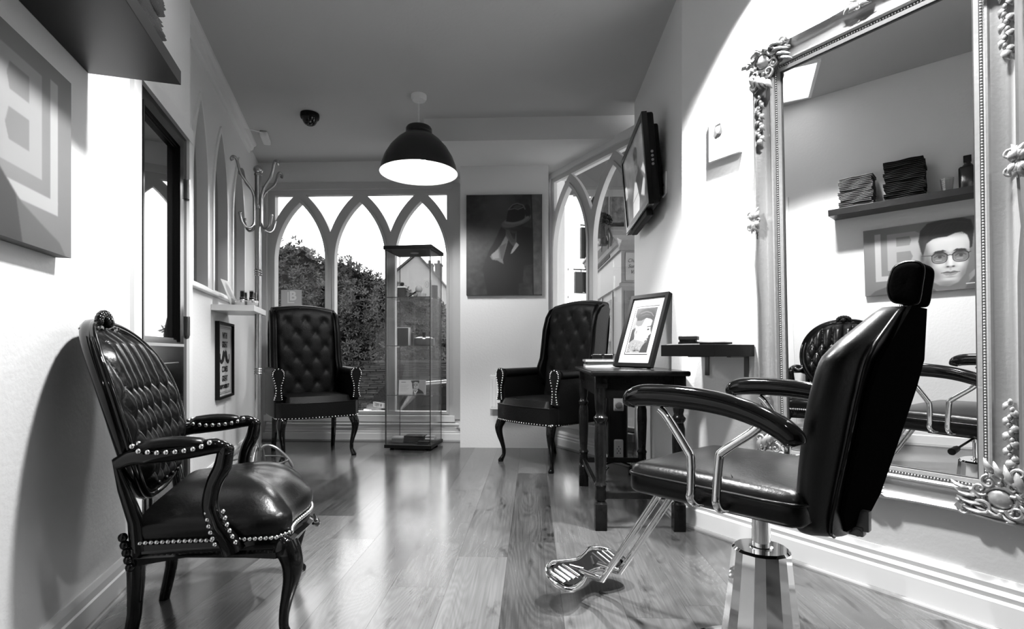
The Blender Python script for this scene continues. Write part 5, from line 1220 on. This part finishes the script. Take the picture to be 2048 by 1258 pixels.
# stone garden wall
gw = thing('stone_wall', 'low dry stone wall under the laurel bushes outside', 'wall', R3(-5, 15.6, STREET))
rr = random.Random(4); m = MB(); z = 0; b0 = Vector(R3(-5, 15.6, STREET))
while z < 1.88:
    h = rr.uniform(.035, .075); x = -4.2
    while x < 4.6:
        L = rr.uniform(.18, .55); y = rr.uniform(-.03, .03); m.rbox(x+.008, x+L-.008, y, y+.25, z+.004, z+h-.004, .008, 1); x += L
    z += h
m.build('stone', mat('wall_stone', .018, .85, var=.6, bscale=6, bump=.4), gw, kind='stuff'); gw.rotation_euler.z = YAW
MB().box(-4.2, 4.6, .04, .24, 0, 1.85).build('core', mat('mortar_dark', .012, .9), gw)
# parked car
cr_ = thing('parked_car', 'dark car parked before the stone wall, seen low through the window', 'car', R3(-1.46, 13.3, STREET), .70+YAW)
CARP = mat('car_paint', .004, .25, spec=.3)
side = [(-2.0, .30), (-2.02, .62), (-1.92, .86), (-1.55, 1.28), (-1.30, 1.42), (-.3, 1.46), (.35, 1.36), (.95, .98), (1.75, .86), (2.02, .66), (2.05, .32)]
m = MB()
def sect(w, inset): return [(x, y) for x, y in side]
lay = [(-.86, .88), (-.82, .97), (-.70, 1.0), (.70, 1.0), (.82, .97), (.86, .88)]
for w_, k in lay: m.v += [(x*(k*.02+.98), w_, .3+(z-.3)*(k if z > .9 else 1)) for x, z in side]
n = len(side); m.f = [(i*n+k, i*n+(k+1) % n, (i+1)*n+(k+1) % n, (i+1)*n+k) for i in range(5) for k in range(n)]+[tuple(range(n)), tuple(5*n+k for k in range(n))]
m.build('body', CARP, cr_, smooth=35)
DG = mat('car_glass', .01, .03, spec=.3)
m = MB(); m.add([(-1.93, -.66, .90), (-1.93, .66, .90), (-1.56, .60, 1.27), (-1.56, -.60, 1.27)], [(0, 1, 2, 3)]); m.add([(.42, -.62, 1.33), (.42, .62, 1.33), (.97, .72, .99), (.97, -.72, .99)], [(0, 1, 2, 3)])
for s in (-1, 1): m.add([(-1.45, s*.875, .92), (.75, s*.875, .95), (.30, s*.85, 1.30), (-.2, s*.84, 1.36), (-1.2, s*.84, 1.34)], [(0, 1, 2, 3, 4)])
m.v = [(x*1.012, y, z+.012) for x, y, z in m.v]; m.build('windows', DG, cr_)
for x in (-1.3, 1.28):
    for s in (-1, 1): MB().lathe([(.31, -.09), (.33, -.05), (.33, .05), (.31, .09), (.2, .10), (0, .085)], c=(x, s*.78, .33), seg=20, M=Matrix.Rotation(-s*PI/2, 4, 'X')).build('wheel', BLKM, cr_, smooth=30)
MB().box(-2.045, -2.0, -.26, .26, .87, .98).build('number_plate', mat('plate_white', .16, .4), cr_)
text('T899 W', .115, INK, parent=cr_, loc=(-2.048, 0, .925), rot=(PI/2, 0, -PI/2), off=.002)
for s in (-1, 1): MB().rbox(-2.06, -1.96, s*.62-.16, s*.62+.16, .62, .78, .03).build('lamp', mat('lamp_lens', .35, .1), cr_)
MB().tube([(.98, -.76, 1.0), (.42, -.68, 1.37), (-.3, -.66, 1.47), (-1.3, -.66, 1.43)], .018, 6).build('roof_trim', CHROME, cr_, smooth=50)
# gabled house with chimneys
hs = thing('gabled_house', 'white rendered gable end house with chimneys seen through the window', 'house', R3(-5.0, 28, STREET), YAW)
zA = 6.0-STREET
MB().plate([(-1.9, 0), (1.8, 0), (1.8, zA-2.0), (.02, zA), (-1.9, zA-1.6)], [], 0, 7, XZ).build('wall', mat('render_white', .24, .8), hs)
rf = MB(); rf.add([(-2.1, -.12, zA-1.75), (.02, -.12, zA+.06), (.02, 7.1, zA+.06), (-2.1, 7.1, zA-1.75)], [(0, 1, 2, 3)]); rf.add([(2.0, -.12, zA-2.20), (.02, -.12, zA+.06), (.02, 7.1, zA+.06), (2.0, 7.1, zA-2.20)], [(0, 1, 2, 3)])
rfo = rf.build('roof', mat('slate_roof', .03, .7), hs); sd_ = rfo.modifiers.new('s', 'SOLIDIFY'); sd_.thickness = .09
for x, y in ((.45, 1.0), (.95, 1.0)):
    ch = MB().box(x-.17, x+.17, y, y+.6, zA-1.3, zA-.30).box(x-.21, x+.21, y-.04, y+.64, zA-.38, zA-.30).lathe([(.08, zA-.3), (.07, zA-.08)], c=(x, y+.3, 0), seg=10).build('chimney', mat('brick_grey', .07, .8), hs)
q = thing('annexe', 'white lean-to building with two wall fans behind the cabinet', 'building', R3(-2.6, 19.0, STREET), YAW)
MB().box(-.1, 1.8, 0, 2, 0, 2.45).build('wall', mat('render_white', .24, .8), q); MB().box(-.15, 1.9, -.08, 2.1, 2.45, 2.53).build('roof', mat('slate_roof', .03, .7), q)
ac = thing('fan_unit', 'white wall unit with two dark round fans beyond the window', 'air conditioner', R3(-2.34, 18.9, .75), YAW)
MB().rbox(-.27, .27, -.16, .05, -.38, .38, .02).build('casing', mat('unit_white', .12, .5), ac)
for z in (-.165, .165): MB().lathe([(.135, .01), (.14, .02), (.03, .03), (0, .05)], c=(0, -.16, z), seg=20, M=Matrix.Rotation(PI/2, 4, 'X')).build('fan_grille', mat('fan_dark', .008, .5), ac, smooth=40)
# ------------------------------------------------ outside the bay: timbered building and shopfront
sf = thing('shopfront', 'white shopfront with heavy cornice and surveyors sign seen through the bay', 'shopfront', R3(1.10, 5.55, STREET), YAW)
SWm = mat('shop_white', .16, .45); Zs = -STREET
MB().box(.06, 2.4, .06, 2.0, 0, Zs+1.55).build('pier', SWm, sf)
def cornice(z0, z1, outs):
    m = MB(); n = len(outs)
    for o1, zz in outs: m.v += [(.06-o1, .06-o1, zz), (2.4, .06-o1, zz), (2.4, 2.0, zz), (.06-o1, 2.0, zz)]
    m.f = [(i*4+k, i*4+(k+1) % 4, (i+1)*4+(k+1) % 4, (i+1)*4+k) for i in range(n-1) for k in range(4)]+[(0, 1, 2, 3), tuple((n-1)*4+k for k in range(4))]; return m
cornice(0, 0, [(-.02, Zs+1.88), (.03, Zs+1.885), (.035, Zs+1.93), (.06, Zs+1.94), (.075, Zs+1.98), (.13, Zs+2.02), (.14, Zs+2.06), (.16, Zs+2.07), (.16, Zs+2.10), (.0, Zs+2.13)]).build('cornice', mat('shop_white_dull', .13, .5), sf)
MB().box(.055, 2.4, .055, 2.0, Zs+1.50, Zs+1.89).build('fascia', SWm, sf)
cornice(0, 0, [(.0, Zs+1.50), (.03, Zs+1.51), (.03, Zs+1.535), (.0, Zs+1.55)]).build('fascia_rail', SWm, sf)
sb_ = MB().box(.10, .62, .045, .056, Zs+1.57, Zs+1.86).build('sign_board', mat('sign_pale', .26, .4), sf)
for body, z in (('Chartered', 1.775), ('Surveyors', 1.715), ('Valuers', 1.655)): text(body, .056, INK, parent=sb_, loc=(.225, .043, Zs+z), shear=.35, sx=.9)
MB().box(.09, .60, .05, .058, .2, Zs+1.46).build('shop_window', mat('shop_glass', .08, .1, spec=.6), sf)
for yy in (.5, 1.2, 1.8): MB().box(.045, .062, yy, yy+.05, .1, Zs+1.5).build('pilaster', SWm, sf)
for yy in (.55, 1.25): MB().box(.050, .060, yy+.05, yy+.60, .3, Zs+1.42).build('side_window', mat('shop_glass', .08, .1, spec=.6), sf)
up = thing('timbered_building', 'dark brick building with old timber posts above the shopfront', 'building', R3(1.12, 6.1, 0), YAW)
BRK = mat('brick_dark', .007, .8, var=.5, bscale=12)
bm_ = MB(); rr = random.Random(8)
for j in range(34):
    z = 2.14+j*.075; x = -.02-(.11 if j % 2 else 0)
    while x < 1.5: bm_.box(max(x, -.0)+.004, x+.216, -.02-rr.uniform(0, .006), .1, z+.004, z+.071); x += .225
bm_.build('brickwork', BRK, up, kind='stuff'); MB().box(0, 1.6, -.01, 1.1, 1.9, 4.7).build('core', mat('mortar_grey', .02, .9), up)
TB = mat('weathered_timber', .035, .75, var=.95, bscale=26, bump=.6)
for x, w_, z0, z1, y in ((-.12, .09, 1.98, 4.6, -.30), (.02, .14, 2.2, 4.6, -.34), (.21, .14, 1.94, 4.6, -.20), (.42, .10, 1.94, 4.6, -.12)): MB().rbox(x-w_/2, x+w_/2, y-.06, y+.06, z0, z1, .006).build('timber_post', TB, up)
q = thing('wall_lantern', 'dark square lantern fixed to the timber posts outside', 'lantern', R3(1.075, 5.64, 2.60), YAW)
MB().rbox(-.055, .055, -.05, .05, -.07, .07, .004).build('glass_box', mat('lantern_dark', .01, .3), q); MB().rbox(-.065, .065, -.06, .06, .07, .085, .003).rbox(-.062, .062, -.057, .057, -.085, -.07, .003).tube([(0, .0, .085), (0, .05, .12), (0, .3, .12)], .008, 6).build('frame', BLK, q)
hb = thing('hanging_basket', 'hanging basket of trailing flowers outside the bay window', 'plant', R3(.90, 5.45, 2.04), 0)
rr = random.Random(9); m = MB()
for _ in range(2600):
    d = Vector((rr.gauss(0, 1), rr.gauss(0, 1), rr.gauss(0, 1))).normalized(); c = Vector((d.x*.12, d.y*.12, d.z*.10+.10)); s_ = d.cross(Vector((rr.gauss(0, 1), rr.gauss(0, 1), 1))).normalized(); t_ = d.cross(s_); L = rr.uniform(.008, .017)
    m.add([c-s_*L, c-t_*L*.6, c+s_*L, c+t_*L*.6+d*L], [(0, 1, 2, 3)])
m.build('foliage', mat('petunia_leaf', .025, .6, var=.6, bscale=30), hb, kind='stuff')
MB().lathe([(.02, -.06), (.08, -.03), (.115, .04), (.12, .08)], seg=16).build('basket', mat('basket_dark', .015, .8), hb)
m = MB()
for i in range(10): a = i*.63; m.tube([(.10*math.cos(a), .10*math.sin(a), .06), (.13*math.cos(a), .13*math.sin(a), -.06), (.12*math.cos(a), .12*math.sin(a), -.14-.02*(i % 4))], [.008, .007, .003], 5)
m.build('trailing_stem', mat('petunia_leaf', .06, .6), hb, kind='stuff')
MB().tube([(0, 0, .17), (0, 0, .75), (.1, .3, .80)], .004, 5).build('hanging_chain', BLK, hb)
aw = MB().box(-.35, 1.2, -.1, .12, 0, .09).box(-.35, 1.2, -.12, .14, .09, .14); q = aw.build('exterior_fascia', SWm); place(tag(q, 'white fascia board running outside above the bay window', 'fascia'), R3(.95, 5.10, 2.34), YAW)
fb = thing('street_building', 'plain dark building further down the street behind the hanging signs', 'building', R3(1.66, 8.0, STREET), YAW)
MB().box(0, 3, 0, 3.5, 0, 5.2).build('wall', BRK, fb); MB().box(-.05, 3.05, -.05, 3.55, 5.2, 5.3).build('roof', mat('slate_roof', .03, .7), fb)
# hanging signs and string lights down the street
for i, (X, Y, Z, w_, h) in enumerate(((1.20, 8.6, 2.58, .10, .50), (1.16, 8.9, 1.98, .14, .36), (1.14, 9.2, 1.42, .14, .36))):
    q = thing('hanging_sign', ['tall dark hanging sign, highest of three down the street', 'dark hanging sign with bulbs, middle of three down the street', 'dark hanging sign, lowest of three down the street'][i], 'sign', R3(X, Y, Z), +YAW+.3)
    MB().rbox(-w_/2-.05, w_/2+.05, -.03, .03, -h/2, h/2, .006).build('board', mat('sign_dark', .010, .5, var=.5, bscale=10), q); MB().tube([(-w_, 0, h/2+.04), (.75, 0, h/2+.04)], .012, 6).tube([(0, 0, h/2), (0, 0, h/2+.04)], .010, 6).build('bracket', BLK, q)
for i, (z0, z1, sg_) in enumerate(((2.42, 2.30, .10), (1.55, 2.05, .10))):
    q = thing('string_lights', ['string of small bulbs hanging high across the street', 'string of small bulbs hanging lower across the street'][i], 'string lights', R3(.5, 9, 2), YAW)
    P = [(-.9+2.1*t/14, 0, z0-2+(z1-z0)*t/14-sg_*math.sin(PI*t/14)) for t in range(15)]
    MB().tube(P, .004, 5).build('wire', BLK, q); b_ = MB()
    for p in P[1::2]: b_.ball((p[0], p[1], p[2]-.03), (.018, .018, .026), 8, 5)
    b_.build('bulb', mat('bulb_dull', .35, .3), q, kind='stuff', smooth=60)
b1, b2 = BAY.at(0, .17), BAY.at(1.13, .17)
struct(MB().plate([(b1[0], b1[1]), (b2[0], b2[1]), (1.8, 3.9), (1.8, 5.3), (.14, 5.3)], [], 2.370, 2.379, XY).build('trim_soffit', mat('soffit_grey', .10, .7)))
q = thing('coat_hanger', 'white wire hanger hooked in the bay window above chair', 'hanger', BAY.at(.52, .0, 1.06), BAY.a)
MB().tube([(0, -.01, .20), (.012, -.01, .225), (.03, -.01, .22), (.034, -.01, .20), (.0, -.01, .17), (-.08, -.01, .11), (.08, -.01, .11), (0, -.01, .17)], .0022, 6).build('wire', TRIM, q, smooth=60)
bpy.context.view_layer.update()
